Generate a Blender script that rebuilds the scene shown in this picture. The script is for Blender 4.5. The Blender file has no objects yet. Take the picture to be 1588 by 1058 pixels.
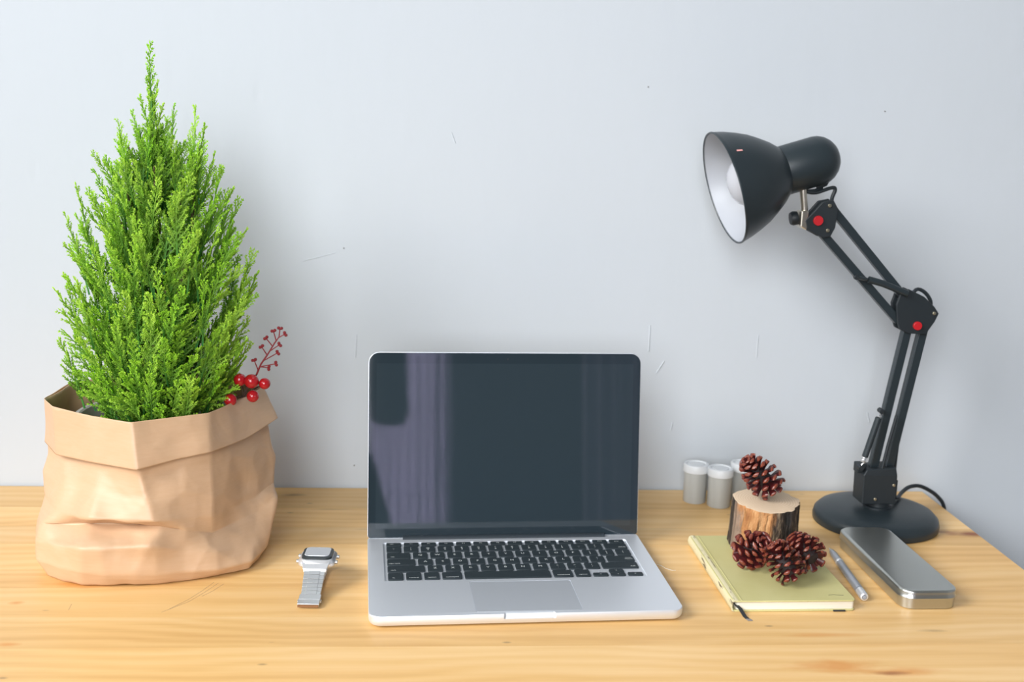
import bpy, bmesh, math, random
from mathutils import Vector, Matrix, Quaternion
from mathutils.geometry import tessellate_polygon
R = math.radians
scene = bpy.context.scene
COL = scene.collection
TZ = 0.75            # table top height in metres; builders below work in mm over the table top

# ------------------------------------------------------------------ camera
cam_d = bpy.data.cameras.new('camera'); cam = bpy.data.objects.new('camera', cam_d); COL.objects.link(cam)
cr = Vector((0.99655, -0.07657, 0.03203)); cu = Vector((-0.01636, 0.19717, 0.98023)); cf = Vector((0.08138, 0.97738, -0.19523))
m3 = Matrix((cr, cu, -cf)).transposed()
cam.matrix_world = Matrix.Translation((0, 0, TZ + 0.4977)) @ m3.to_4x4()
cam_d.sensor_width = 36.0; cam_d.sensor_fit = 'HORIZONTAL'
cam_d.lens = 1810.8 * 36 / 1588
cam_d.clip_start = 0.02
cam_d.dof.use_dof = True; cam_d.dof.focus_distance = 1.22; cam_d.dof.aperture_fstop = 5.6
scene.camera = cam

# ------------------------------------------------------------------ light and exposure
w = bpy.data.worlds.new('world'); scene.world = w; w.use_nodes = True
w.node_tree.nodes['Background'].inputs[0].default_value = (0.80, 0.88, 1.0, 1)
w.node_tree.nodes['Background'].inputs[1].default_value = 0.6

def area(name, loc, target, sx, sy, power, color, spread=180):
    l = bpy.data.lights.new(name, 'AREA'); l.shape = 'RECTANGLE'; l.size = sx; l.size_y = sy
    l.energy = power; l.color = color; l.spread = R(spread)
    o = bpy.data.objects.new(name, l); COL.objects.link(o); o.location = loc
    d = (Vector(target) - Vector(loc)).normalized()
    o.rotation_euler = d.to_track_quat('-Z', 'Y').to_euler()
    return o
# left window daylight, plus a fill and a backlight added behind the camera
area('window_daylight', (-3.27, -0.75, 3.25), (1.5, 1.15, 0.6), 2.2, 2.0, 112, (1.0, 0.985, 0.97), 110)
area('front_fill_light', (-0.80, -2.03, 2.0), (0.15, 1.2, 0.70), 1.6, 1.9, 78, (0.96, 0.985, 1.0), 140)  # unseen fill added behind the camera to lift wall and front faces
area('backdrop_backlight', (0.245, -2.02, 0.85), (0.245, 0.0, 0.85), 0.40, 1.5, 44, (0.90, 0.93, 1.0))  # added to backlight the lilac cloth that the screen reflects
scene.view_settings.view_transform = 'Standard'
scene.view_settings.look = 'None'
scene.view_settings.exposure = -0.12
scene.view_settings.gamma = 1.0
scene.view_settings.use_curve_mapping = False
scene.cycles.use_denoising = True
scene.cycles.max_bounces = 8
scene.cycles.sample_clamp_indirect = 6.0

# ------------------------------------------------------------------ material helpers
def mat(name, color, rough=0.5, metal=0.0, spec=0.5, noise=None, bump=None, coat=0.0, trans=0.0, ior=1.5, alpha=1.0):
    m = bpy.data.materials.new(name); m.use_nodes = True
    nt = m.node_tree; b = nt.nodes['Principled BSDF']
    b.inputs['Base Color'].default_value = (*color, 1)
    b.inputs['Roughness'].default_value = rough; b.inputs['Metallic'].default_value = metal
    b.inputs['Specular IOR Level'].default_value = spec; b.inputs['Coat Weight'].default_value = coat
    b.inputs['Transmission Weight'].default_value = trans; b.inputs['IOR'].default_value = ior
    tc = nt.nodes.new('ShaderNodeTexCoord')
    if noise:                                   # (scale xyz, second colour, detail)
        sc, c2, lo, hi = noise
        mp = nt.nodes.new('ShaderNodeMapping'); mp.inputs['Scale'].default_value = sc
        nt.links.new(tc.outputs['Object'], mp.inputs['Vector'])
        n = nt.nodes.new('ShaderNodeTexNoise'); n.inputs['Scale'].default_value = 1; n.inputs['Detail'].default_value = 6
        nt.links.new(mp.outputs[0], n.inputs['Vector'])
        r = nt.nodes.new('ShaderNodeValToRGB')
        r.color_ramp.elements[0].position = lo; r.color_ramp.elements[1].position = hi
        r.color_ramp.elements[0].color = (*color, 1); r.color_ramp.elements[1].color = (*c2, 1)
        nt.links.new(n.outputs['Fac'], r.inputs[0]); nt.links.new(r.outputs[0], b.inputs['Base Color'])
    if bump:                                    # (scale xyz, strength, distance)
        sc, st, di = bump
        mp = nt.nodes.new('ShaderNodeMapping'); mp.inputs['Scale'].default_value = sc
        nt.links.new(tc.outputs['Object'], mp.inputs['Vector'])
        n = nt.nodes.new('ShaderNodeTexNoise'); n.inputs['Scale'].default_value = 1; n.inputs['Detail'].default_value = 8
        nt.links.new(mp.outputs[0], n.inputs['Vector'])
        bp = nt.nodes.new('ShaderNodeBump'); bp.inputs['Strength'].default_value = st; bp.inputs['Distance'].default_value = di
        nt.links.new(n.outputs['Fac'], bp.inputs['Height']); nt.links.new(bp.outputs[0], b.inputs['Normal'])
    return m

class G:                                        # tiny node-graph helper
    def __init__(s, m): s.nt = m.node_tree; s.b = s.nt.nodes['Principled BSDF']
    def n(s, t, **kw):
        x = s.nt.nodes.new(t)
        for k, v in kw.items(): setattr(x, k, v)
        return x
    def l(s, a, b): s.nt.links.new(a, b)
    def math(s, op, a, b=None, c=None):
        x = s.n('ShaderNodeMath', operation=op)
        for i, v in enumerate((a, b, c)):
            if v is None: continue
            if isinstance(v, (int, float)): x.inputs[i].default_value = v
            else: s.l(v, x.inputs[i])
        return x.outputs[0]
    def noise(s, vec, scale, detail=5, rough=0.5, dist=0.0):
        mp = s.n('ShaderNodeMapping'); mp.inputs['Scale'].default_value = scale; s.l(vec, mp.inputs['Vector'])
        x = s.n('ShaderNodeTexNoise'); x.inputs['Scale'].default_value = 1; x.inputs['Detail'].default_value = detail
        x.inputs['Roughness'].default_value = rough; x.inputs['Distortion'].default_value = dist
        s.l(mp.outputs[0], x.inputs['Vector']); return x.outputs['Fac']
    def ramp(s, fac, *stops):
        x = s.n('ShaderNodeValToRGB'); e = x.color_ramp.elements
        while len(e) < len(stops): e.new(0.5)
        for i, (p, c) in enumerate(stops):
            e[i].position = p; e[i].color = (*c, 1) if len(c) == 3 else c
        s.l(fac, x.inputs[0]); return x.outputs[0]
    def mix(s, fac, a, b, mode='MIX'):
        x = s.n('ShaderNodeMix', data_type='RGBA', blend_type=mode)
        for sock, v in ((x.inputs['Factor'], fac), (x.inputs['A'], a), (x.inputs['B'], b)):
            if isinstance(v, (int, float)): sock.default_value = v
            elif isinstance(v, tuple): sock.default_value = (*v, 1)
            else: s.l(v, sock)
        return x.outputs['Result']
    def bump(s, h, strength, dist):
        x = s.n('ShaderNodeBump'); x.inputs['Strength'].default_value = strength; x.inputs['Distance'].default_value = dist
        s.l(h, x.inputs['Height']); s.l(x.outputs[0], s.b.inputs['Normal'])

# ------------------------------------------------------------------ mesh helpers (mm in, metres out)
class MB:
    def __init__(s, off=(0, 0, 0)): s.v = []; s.f = []; s.m = []; s.off = Vector(off); s.col = None
    def add(s, vs, fs, mi=0, M=None):
        b = len(s.v)
        for p in vs:
            p = Vector(p)
            if M is not None: p = M @ p
            s.v.append(p)
        for f in fs: s.f.append([i + b for i in f]); s.m.append(mi)
        return s
    def box(s, lo, hi, mi=0, M=None):
        x0, y0, z0 = lo; x1, y1, z1 = hi
        return s.add([(x0,y0,z0),(x1,y0,z0),(x1,y1,z0),(x0,y1,z0),(x0,y0,z1),(x1,y0,z1),(x1,y1,z1),(x0,y1,z1)],
                     [(0,3,2,1),(4,5,6,7),(0,1,5,4),(1,2,6,5),(2,3,7,6),(3,0,4,7)], mi, M)
    def lathe(s, prof, n=32, mi=0, M=None, close=True):
        vs = []; fs = []
        for r, z in prof:
            for i in range(n):
                a = 2 * math.pi * i / n; vs.append((r * math.cos(a), r * math.sin(a), z))
        for j in range(len(prof) - 1):
            for i in range(n):
                k = (i + 1) % n; fs.append((j*n+i, j*n+k, (j+1)*n+k, (j+1)*n+i))
        if close:
            fs.append(tuple(range(n))[::-1]); fs.append(tuple((len(prof)-1)*n + i for i in range(n)))
        return s.add(vs, fs, mi, M)
    def tube(s, pts, r, n=8, mi=0, cap=True):
        pts = [Vector(p) for p in pts]; rs = r if isinstance(r, (list, tuple)) else [r] * len(pts)
        vs = []; fs = []; prev = None
        for i, p in enumerate(pts):
            t = (pts[min(i+1, len(pts)-1)] - pts[max(i-1, 0)]).normalized()
            if prev is None:
                u = t.orthogonal().normalized()
            else:
                u = (prev - t * prev.dot(t)).normalized()
            prev = u; v = t.cross(u)
            for k in range(n):
                a = 2 * math.pi * k / n; vs.append(p + (u * math.cos(a) + v * math.sin(a)) * rs[i])
        for j in range(len(pts) - 1):
            for k in range(n):
                q = (k + 1) % n; fs.append((j*n+k, j*n+q, (j+1)*n+q, (j+1)*n+k))
        if cap:
            fs.append(tuple(range(n))[::-1]); fs.append(tuple((len(pts)-1)*n + k for k in range(n)))
        return s.add(vs, fs, mi)
    def sphere(s, c, r, n=16, mi=0, sc=(1, 1, 1)):
        prof = [(max(r * math.sin(math.pi * j / (n//2)), 1e-3), -r * math.cos(math.pi * j / (n//2))) for j in range(n//2 + 1)]
        M = Matrix.Translation(c) @ Matrix.Diagonal((*sc, 1))
        return s.lathe(prof, n, mi, M)
    def loops(s, rings, mi=0, M=None, cap0=True, cap1=True):
        n = len(rings[0]); vs = [p for r in rings for p in r]; fs = []
        for j in range(len(rings) - 1):
            for i in range(n):
                k = (i + 1) % n; fs.append((j*n+i, j*n+k, (j+1)*n+k, (j+1)*n+i))
        if cap0: fs.append(tuple(range(n))[::-1])
        if cap1: fs.append(tuple((len(rings)-1)*n + i for i in range(n)))
        return s.add(vs, fs, mi, M)
    def build(s, name, mats, parent=None, smooth=40, loc=None, bevel=0.0, sub=0, recalc=True):
        me = bpy.data.meshes.new(name)
        me.from_pydata([((p - s.off) * 0.001)[:] for p in s.v], [], s.f)
        mats = mats if isinstance(mats, (list, tuple)) else [mats]
        for m in mats: me.materials.append(m)
        me.polygons.foreach_set('material_index', s.m)
        if recalc:
            bm = bmesh.new(); bm.from_mesh(me); bmesh.ops.recalc_face_normals(bm, faces=bm.faces); bm.to_mesh(me); bm.free()
        if smooth:
            me.polygons.foreach_set('use_smooth', [True] * len(me.polygons)); me.set_sharp_from_angle(angle=R(smooth))
        o = bpy.data.objects.new(name, me); COL.objects.link(o)
        if parent is not None: o.parent = parent
        if loc is not None: o.location = [c * 0.001 for c in loc]
        if bevel:
            b = o.modifiers.new('bevel', 'BEVEL'); b.width = bevel * 0.001; b.segments = 2; b.limit_method = 'ANGLE'; b.angle_limit = R(40)
            b.harden_normals = False
        if sub:
            d = o.modifiers.new('subdivision', 'SUBSURF'); d.levels = sub; d.render_levels = sub
        return o

def rrect(cx, cy, w, h, r, z, n=6):
    out = []
    for (sx, sy, a0) in ((1, 1, 0), (-1, 1, 90), (-1, -1, 180), (1, -1, 270)):
        for k in range(n + 1):
            a = R(a0 + 90 * k / n)
            out.append((cx + sx * (w/2 - r) + r * math.cos(a), cy + sy * (h/2 - r) + r * math.sin(a), z))
    return out

def thing(name, label, cat, loc=(0, 0, 0), rz=0.0, group=None):
    o = bpy.data.objects.new(name, None); COL.objects.link(o); o.empty_display_size = 0.02
    o.location = (loc[0] * .001, loc[1] * .001, loc[2] * .001 + TZ); o.rotation_euler = (0, 0, rz)
    o['label'] = label; o['category'] = cat
    if group: o['group'] = group
    return o

def struct(o):
    o['kind'] = 'structure'; return o

def align(d, up=(0, 0, 1), roll=0.0):             # rotation taking +Z to d
    q = Vector((0, 0, 1)).rotation_difference(Vector(d).normalized())
    return q.to_matrix().to_4x4() @ Matrix.Rotation(roll, 4, 'Z')

# ------------------------------------------------------------------ materials
M = {}
m = mat('white_plaster', (.74, .77, .815), .75, spec=.25); g = G(m)
pos = g.n('ShaderNodeNewGeometry').outputs['Position']
big = g.noise(pos, (2.2, 2.2, 1.6), 4)
fine = g.noise(pos, (55, 55, 14), 6, .6)
dent = g.n('ShaderNodeTexVoronoi'); mp = g.n('ShaderNodeMapping'); mp.inputs['Scale'].default_value = (9, 9, 3.2); g.l(pos, mp.inputs['Vector']); g.l(mp.outputs[0], dent.inputs['Vector']); dent.inputs['Scale'].default_value = 1
dd = g.ramp(dent.outputs['Distance'], (0.0, (0, 0, 0)), (0.06, (1, 1, 1)))
spk = g.n('ShaderNodeTexVoronoi'); mp = g.n('ShaderNodeMapping'); mp.inputs['Scale'].default_value = (6.3, 6.3, 5.1); g.l(pos, mp.inputs['Vector']); g.l(mp.outputs[0], spk.inputs['Vector']); spk.inputs['Scale'].default_value = 1
sp = g.ramp(spk.outputs['Distance'], (0.0, (0, 0, 0)), (0.022, (1, 1, 1)))
c = g.mix(big, (.49, .528, .57), (.515, .55, .586))
c = g.mix(sp, (.42, .42, .44), c); g.l(c, g.b.inputs['Base Color'])
h = g.math('ADD', g.math('MULTIPLY', fine, .35), g.math('MULTIPLY', dd, .35)); h = g.math('ADD', h, g.math('MULTIPLY', g.noise(pos, (7, 7, 4), 3), .8))
g.bump(h, .22, .004)
M['plaster'] = m
M['scratch'] = mat('pencil_scratch', (.28, .19, .15), .7); M['speck'] = mat('dark_wall_speck', (.16, .15, .15), .8)
M['plain_wall'] = mat('plain_wall_paint', (.25, .255, .265), .8)
M['dark_wall'] = mat('slate_wall_paint', (.10, .115, .13), .8)
M['ceiling'] = mat('ceiling_paint', (.6, .6, .6), .9)
M['floor'] = mat('grey_floor', (.14, .125, .11), .6, noise=((3, 30, 3), (.11, .095, .08), .3, .7))
M['frame'] = mat('white_frame_paint', (.8, .8, .8), .4)

# pine
def pine(name):
    m = mat(name, (.7, .45, .2), .42, spec=.42); g = G(m)
    pos = g.n('ShaderNodeNewGeometry').outputs['Position']
    rnd = g.n('ShaderNodeObjectInfo').outputs['Random']
    off = g.n('ShaderNodeCombineXYZ'); g.l(g.math('MULTIPLY', rnd, 37.0), off.inputs[0]); g.l(g.math('MULTIPLY', rnd, 11.0), off.inputs[2])
    va = g.n('ShaderNodeVectorMath', operation='ADD'); g.l(pos, va.inputs[0]); g.l(off.outputs[0], va.inputs[1])
    p = va.outputs[0]
    # growth rings: stretched along x, wavering
    warp = g.noise(p, (2.2, 9, 4), 3)
    sep = g.n('ShaderNodeSeparateXYZ'); g.l(p, sep.inputs[0])
    ring = g.math('SINE', g.math('ADD', g.math('MULTIPLY', sep.outputs[1], 330), g.math('MULTIPLY', warp, 30)))
    ring = g.math('MULTIPLY_ADD', ring, .5, .5)
    broad = g.noise(p, (1.3, 16, 4), 4)
    fibre = g.noise(p, (9, 420, 40), 4, .6)
    f = g.math('ADD', g.math('MULTIPLY', ring, .12), g.math('MULTIPLY', broad, .80)); f = g.math('SUBTRACT', f, .04); f = g.math('ADD', f, g.math('MULTIPLY', fibre, .22))
    col = g.ramp(f, (.25, (.81, .565, .285)), (.55, (.72, .45, .18)), (.85, (.55, .29, .09)))
    tone = g.math('MULTIPLY_ADD', rnd, .16, .92)
    tn = g.n('ShaderNodeCombineColor'); [g.l(tone, tn.inputs[i]) for i in range(3)]
    col = g.mix(1.0, col, tn.outputs[0], 'MULTIPLY')
    # knots and stains that the boards really have
    sp = g.n('ShaderNodeSeparateXYZ'); g.l(pos, sp.inputs[0])
    wob = g.noise(pos, (40, 90, 1), 4)
    for (kx, ky, rx, ry, kc, st) in KNOTS:
        dx = g.math('DIVIDE', g.math('SUBTRACT', sp.outputs[0], kx), rx); dy = g.math('DIVIDE', g.math('SUBTRACT', sp.outputs[1], ky), ry)
        d = g.math('SQRT', g.math('ADD', g.math('MULTIPLY', dx, dx), g.math('MULTIPLY', dy, dy)))
        d = g.math('ADD', d, g.math('MULTIPLY_ADD', wob, 1.1, -.55))
        k = g.ramp(d, (0.15, (st, st, st)), (1.0, (0, 0, 0)))
        col = g.mix(k, col, kc)
    # pores and small dark ticks
    tick = g.n('ShaderNodeTexVoronoi'); mp = g.n('ShaderNodeMapping'); mp.inputs['Scale'].default_value = (11, 26, 1); g.l(p, mp.inputs['Vector']); g.l(mp.outputs[0], tick.inputs['Vector']); tick.inputs['Scale'].default_value = 1
    tk = g.ramp(tick.outputs['Distance'], (0.02, (.55, .55, .55)), (0.06, (0, 0, 0)))
    col = g.mix(tk, col, (.16, .10, .06))
    g.l(col, g.b.inputs['Base Color'])
    g.bump(g.math('ADD', g.math('MULTIPLY', fibre, .5), g.math('MULTIPLY', ring, .25)), .12, .001)
    return m
RB, ORG, DK = (.22, .055, .02), (.62, .22, .03), (.20, .11, .055)
KNOTS = [(.684, 1.322, .040, .012, RB, .9), (.640, 1.328, .05, .006, RB, .6), (-.345, 1.166, .045, .010, ORG, .6), (-.392, 1.121, .010, .006, ORG, .7),
         (.395, .976, .05, .016, ORG, .65), (.448, .965, .05, .010, ORG, .6), (-.155, 1.454, .018, .006, DK, .7), (.405, 1.042, .05, .006, ORG, .4), (.52, 1.05, .02, .004, DK, .4),
         (-.37, 1.029, .014, .005, ORG, .6), (-.10, 1.40, .03, .004, DK, .4), (.56, 1.12, .004, .003, DK, .7), (.44, .962, .02, .005, RB, .6), (-.03, 1.33, .05, .004, DK, .35)]
M['pine'] = pine('pine_boards')

# kraft paper
m = mat('kraft_paper', (.60, .40, .25), .46, spec=.55); g = G(m)
tc = g.n('ShaderNodeTexCoord').outputs['Object']
c = g.mix(g.noise(tc, (60, 60, 400), 4), (.595, .395, .245), (.55, .345, .20)); g.l(c, g.b.inputs['Base Color'])
h = g.math('ADD', g.math('MULTIPLY', g.noise(tc, (16, 16, 16), 3, .45, .8), 1.0), g.math('MULTIPLY', g.noise(tc, (300, 300, 900), 3), .03))
g.bump(h, .22, .010)
M['kraft'] = m
M['pot'] = mat('grey_pot_plastic', (.42, .40, .38), .5)
M['soil'] = mat('potting_soil', (.035, .024, .017), .95, noise=((200, 200, 200), (.09, .065, .045), .4, .7), bump=((260, 260, 260), .8, .004))
M['bark_stem'] = mat('stem_bark', (.13, .10, .045), .8)
def leaf_mat():
    m = mat('cypress_foliage', (.3, .55, .05), .55, spec=.3); g = G(m)
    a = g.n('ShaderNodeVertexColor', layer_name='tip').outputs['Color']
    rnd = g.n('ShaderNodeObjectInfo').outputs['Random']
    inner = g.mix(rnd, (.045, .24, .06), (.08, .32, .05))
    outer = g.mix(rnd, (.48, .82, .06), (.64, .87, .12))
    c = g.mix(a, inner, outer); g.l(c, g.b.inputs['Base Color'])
    tr = g.n('ShaderNodeBsdfTranslucent'); g.l(c, tr.inputs['Color'])
    mx = g.n('ShaderNodeMixShader'); mx.inputs[0].default_value = .45
    g.l(g.b.outputs[0], mx.inputs[1]); g.l(tr.outputs[0], mx.inputs[2])
    g.l(mx.outputs[0], g.nt.nodes['Material Output'].inputs['Surface'])
    return m
M['leaf'] = leaf_mat()
M['berry'] = mat('red_berry_skin', (.43, .007, .013), .22, spec=.5, coat=.3)
M['berry_twig'] = mat('dark_red_twig', (.22, .010, .016), .5)
M['berry_wire'] = mat('brown_wrapped_wire', (.06, .035, .025), .7)

M['alu'] = mat('anodised_aluminium', (.82, .85, .90), .44, metal=.68, spec=.5)
M['alu_bright'] = mat('pale_aluminium', (.88, .90, .93), .40, metal=.35)  # for the notch plate, set paler than the base
M['key'] = mat('black_key_plastic', (.021, .030, .036), .55, spec=.35)
M['legend'] = mat('key_legend_ink', (.62, .66, .66), .6)
M['screen'] = mat('black_screen_glass', (.018, .028, .036), .03, spec=.62)
M['panel'] = mat('dark_display_panel', (.023, .035, .044), .03, spec=.62)
M['rubber'] = mat('black_rubber', (.02, .024, .028), .7)
M['hinge'] = mat('hinge_plastic', (.022, .03, .038), .5)
M['lens'] = mat('webcam_lens', (.03, .035, .04), .1)

M['steel'] = mat('brushed_steel', (.66, .67, .68), .34, metal=.85, bump=((40, 900, 900), .1, .001))
M['chrome'] = mat('chrome_plated_plastic', (.74, .75, .77), .28, metal=.6)
M['watch_glass'] = mat('watch_crystal', (.42, .44, .47), .12, spec=.6)
M['watch_black'] = mat('black_bezel_ring', (.02, .028, .032), .3)
M['clasp_edge'] = mat('worn_brass_edge', (.30, .16, .08), .5, metal=.4)

M['film'] = mat('frosted_film_plastic', (.47, .48, .465), .38, spec=.4, noise=((40, 40, 6), (.37, .38, .37), .4, .7))
M['film_lid'] = mat('pale_lid_plastic', (.66, .68, .70), .4, spec=.4)
M['cover'] = mat('olive_yellow_cover', (.56, .52, .25), .6, spec=.3, noise=((14, 14, 14), (.51, .465, .20), .35, .7), bump=((700, 700, 700), .15, .0006))
M['page'] = mat('paper_pages', (.80, .76, .66), .8, noise=((3, 3, 2500), (.66, .62, .52), .45, .62))
m = mat('worn_spine_cloth', (.62, .56, .34), .65, spec=.3); g = G(m)
tc = g.n('ShaderNodeTexCoord').outputs['Object']
sc_ = g.ramp(g.noise(tc, (120, 26, 220), 5, .6), (.555, (0, 0, 0)), (.62, (.85, .85, .85)))
c = g.mix(sc_, (.64, .58, .37), (.12, .09, .055)); g.l(c, g.b.inputs['Base Color']); M['spine'] = m
M['ribbon'] = mat('black_ribbon', (.022, .025, .028), .55)
M['ribbon_end'] = mat('sealed_ribbon_end', (.25, .23, .22), .6)

# stump: bark split between peeled orange wood and dark bark, by the angle round the trunk
m = mat('peeled_bark', (.4, .2, .1), .9, spec=.12); g = G(m)
tc = g.n('ShaderNodeTexCoord').outputs['Object']
sp = g.n('ShaderNodeSeparateXYZ'); g.l(tc, sp.inputs[0])
ang = g.math('ARCTAN2', sp.outputs[1], sp.outputs[0])
wv = g.noise(tc, (45, 45, 14), 5, .55)
wv2 = g.noise(tc, (90, 90, 30), 5, .6)
a2 = g.math('ADD', ang, g.math('MULTIPLY_ADD', wv, 1.9, -.95))
wood = g.ramp(wv2, (.32, (.60, .34, .16)), (.5, (.46, .215, .085)), (.68, (.24, .10, .045)))
barkc = g.ramp(wv2, (.36, (.035, .032, .03)), (.55, (.075, .055, .042)), (.66, (.30, .22, .14)))
k = g.ramp(g.math('MULTIPLY_ADD', a2, .16, .5), (.20, (0, 0, 0)), (.245, (1, 1, 1)))
k2 = g.ramp(g.math('MULTIPLY_ADD', a2, .16, .5), (.045, (1, 1, 1)), (.075, (0, 0, 0)))
c = g.mix(k, wood, barkc); c = g.mix(k2, c, (.28, .20, .15)); g.l(c, g.b.inputs['Base Color'])
g.bump(g.math('ADD', wv, g.math('MULTIPLY', wv2, .9)), 1.0, .010); M['bark'] = m
m = mat('sawn_wood', (.62, .48, .34), .75, spec=.25); g = G(m)
tc = g.n('ShaderNodeTexCoord').outputs['Object']
sp = g.n('ShaderNodeSeparateXYZ'); g.l(tc, sp.inputs[0])
rr = g.math('SQRT', g.math('ADD', g.math('MULTIPLY', sp.outputs[0], sp.outputs[0]), g.math('MULTIPLY', sp.outputs[1], sp.outputs[1])))
rr = g.math('ADD', rr, g.math('MULTIPLY', g.noise(tc, (50, 50, 50), 3), .006))
rg = g.math('MULTIPLY_ADD', g.math('SINE', g.math('MULTIPLY', rr, 2200)), .5, .5)
c = g.mix(g.math('MULTIPLY', rg, .5), (.66, .52, .38), (.52, .36, .22)); g.l(c, g.b.inputs['Base Color']); M['sawn'] = m
M['cone_dark'] = mat('pinecone_dark_core', (.022, .012, .012), .7)  # core darker than the scales
M['cone_scale'] = mat('pinecone_scale_brown', (.085, .010, .011), .36, spec=.5, noise=((130, 130, 130), (.035, .010, .011), .35, .65))
M['cone_tip'] = mat('pinecone_scale_tip', (.27, .070, .032), .32, spec=.55, noise=((160, 160, 160), (.105, .014, .013), .35, .65))
M['pen'] = mat('silver_pen_plastic', (.40, .42, .46), .32, metal=.55)
M['pen_dark'] = mat('grey_rubber_grip', (.30, .32, .36), .5, metal=.2)
M['tin'] = mat('brushed_tin', (.53, .54, .51), .28, metal=.95, bump=((20, 700, 500), .04, .0008))
M['black'] = mat('matte_black_enamel', (.018, .026, .031), .36, spec=.45)
M['black_soft'] = mat('black_moulded_plastic', (.013, .018, .022), .5, spec=.4)
M['white_enamel'] = mat('white_enamel', (.41, .43, .47), .4)
M['bulb'] = mat('frosted_bulb_glass', (.45, .46, .50), .12, spec=.5)
M['red'] = mat('red_plastic_cap', (.44, .010, .016), .4)
M['brass'] = mat('dull_steel_bolt', (.42, .38, .28), .35, metal=.9)
M['post'] = mat('plated_steel_post', (.62, .57, .48), .28, metal=.9)
M['sticker'] = mat('pink_sticker', (.75, .34, .32), .6)
m = mat('lilac_backdrop', (.48, .46, .55), .9); g = G(m)  # for the added cloth that tints the screen reflection
tr = g.n('ShaderNodeBsdfTranslucent'); tr.inputs['Color'].default_value = (.60, .56, .66, 1)
mx = g.n('ShaderNodeMixShader'); mx.inputs[0].default_value = .8
g.l(g.b.outputs[0], mx.inputs[1]); g.l(tr.outputs[0], mx.inputs[2]); g.l(mx.outputs[0], g.nt.nodes['Material Output'].inputs['Surface'])
M['backdrop'] = m
M['opaque_backdrop'] = mat('pale_lilac_backdrop', (.66, .60, .78), .9)
m = mat('window_pane_glass', (1, 1, 1), .02); g = G(m)
t = g.n('ShaderNodeBsdfTransparent'); mx = g.n('ShaderNodeMixShader'); mx.inputs[0].default_value = .06
g.l(t.outputs[0], mx.inputs[1]); g.l(g.b.outputs[0], mx.inputs[2]); g.l(mx.outputs[0], g.nt.nodes['Material Output'].inputs['Surface'])
M['pane'] = m

# ------------------------------------------------------------------ the room (world mm, floor at z = -750)
Z0, Z1 = -750, 3900
XL, XR, YB, YF = -3100, 2300, 1487.5, -1900
def sbox(name, boxes, mt):
    b = MB((0, 0, -TZ * 1000))
    for lo, hi in boxes: b.box(lo, hi)
    return struct(b.build(name, mt, smooth=0))
# the wall behind the desk steps back at its left end
sbox('wall_back', [((-533, YB, Z0), (XR + 100, YB + 120, Z1)), ((XL - 100, YB + 70, Z0), (-533, YB + 120, Z1))], M['plaster'])
# left wall with its window opening
wy0, wy1, wz0, wz1 = -1850, 500, 1350, 3650
sbox('wall_left', [((XL - 100, YF, Z0), (XL, wy0, Z1)), ((XL - 100, wy1, Z0), (XL, YB + 70, Z1)), ((XL - 100, wy0, Z0), (XL, wy1, wz0)), ((XL - 100, wy0, wz1), (XL, wy1, Z1))], M['plaster'])
def window(name, x0_, x1_, y0_, y1_, z0_, z1_):
    b = MB((0, 0, -TZ * 1000)); t = 40
    alongx = (x1_ - x0_) > (y1_ - y0_)
    if alongx: bars = (((x0_, y0_, z0_), (x0_ + t, y1_, z1_)), ((x1_ - t, y0_, z0_), (x1_, y1_, z1_)))
    else: bars = (((x0_, y0_, z0_), (x1_, y0_ + t, z1_)), ((x0_, y1_ - t, z0_), (x1_, y1_, z1_)))
    for lo, hi in bars + (((x0_, y0_, z0_), (x1_, y1_, z0_ + t)), ((x0_, y0_, z1_ - t), (x1_, y1_, z1_))): b.box(lo, hi)
    o = struct(b.build(name, M['frame'], smooth=0)); g_ = MB((0, 0, -TZ * 1000)); t -= 2
    if alongx: g_.box((x0_ + t, (y0_ + y1_) / 2 - 2, z0_ + t), (x1_ - t, (y0_ + y1_) / 2 + 2, z1_ - t))
    else: g_.box(((x0_ + x1_) / 2 - 2, y0_ + t, z0_ + t), ((x0_ + x1_) / 2 + 2, y1_ - t, z1_ - t))
    g_.build('pane', M['pane'], o, smooth=0)
window('window_1', XL - 70, XL - 20, wy0, wy1, wz0, wz1)
# wall behind the photographer, with two openings added for the fill and backlight
vx0, vx1, vz0, vz1 = 40, 450, -650, 900
ux0, ux1, uz0, uz1 = -1680, 0, 330, 2300
sbox('wall_front', [((XL - 100, YF - 100, Z0), (ux0, YF, Z1)), ((ux1, YF - 100, Z0), (vx0, YF, Z1)), ((ux0, YF - 100, Z0), (ux1, YF, uz0)), ((ux0, YF - 100, uz1), (ux1, YF, Z1)),
                    ((vx1, YF - 100, Z0), (XR + 100, YF, Z1)), ((vx0, YF - 100, Z0), (vx1, YF, vz0)), ((vx0, YF - 100, vz1), (vx1, YF, Z1))], M['dark_wall'])
window('fill_opening', ux0, ux1, YF - 70, YF - 20, uz0, uz1)
window('backlight_opening', vx0, vx1, YF - 70, YF - 20, vz0, vz1)
sbox('wall_right', [((XR, YF, Z0), (XR + 100, YB, Z1))], M['plain_wall'])
sbox('floor', [((XL - 100, YF - 100, Z0 - 60), (XR + 100, YB + 120, Z0))], M['floor'])
sbox('ceiling', [((XL - 100, YF - 100, Z1), (XR + 100, YB + 120, Z1 + 60))], M['ceiling'])

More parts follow.
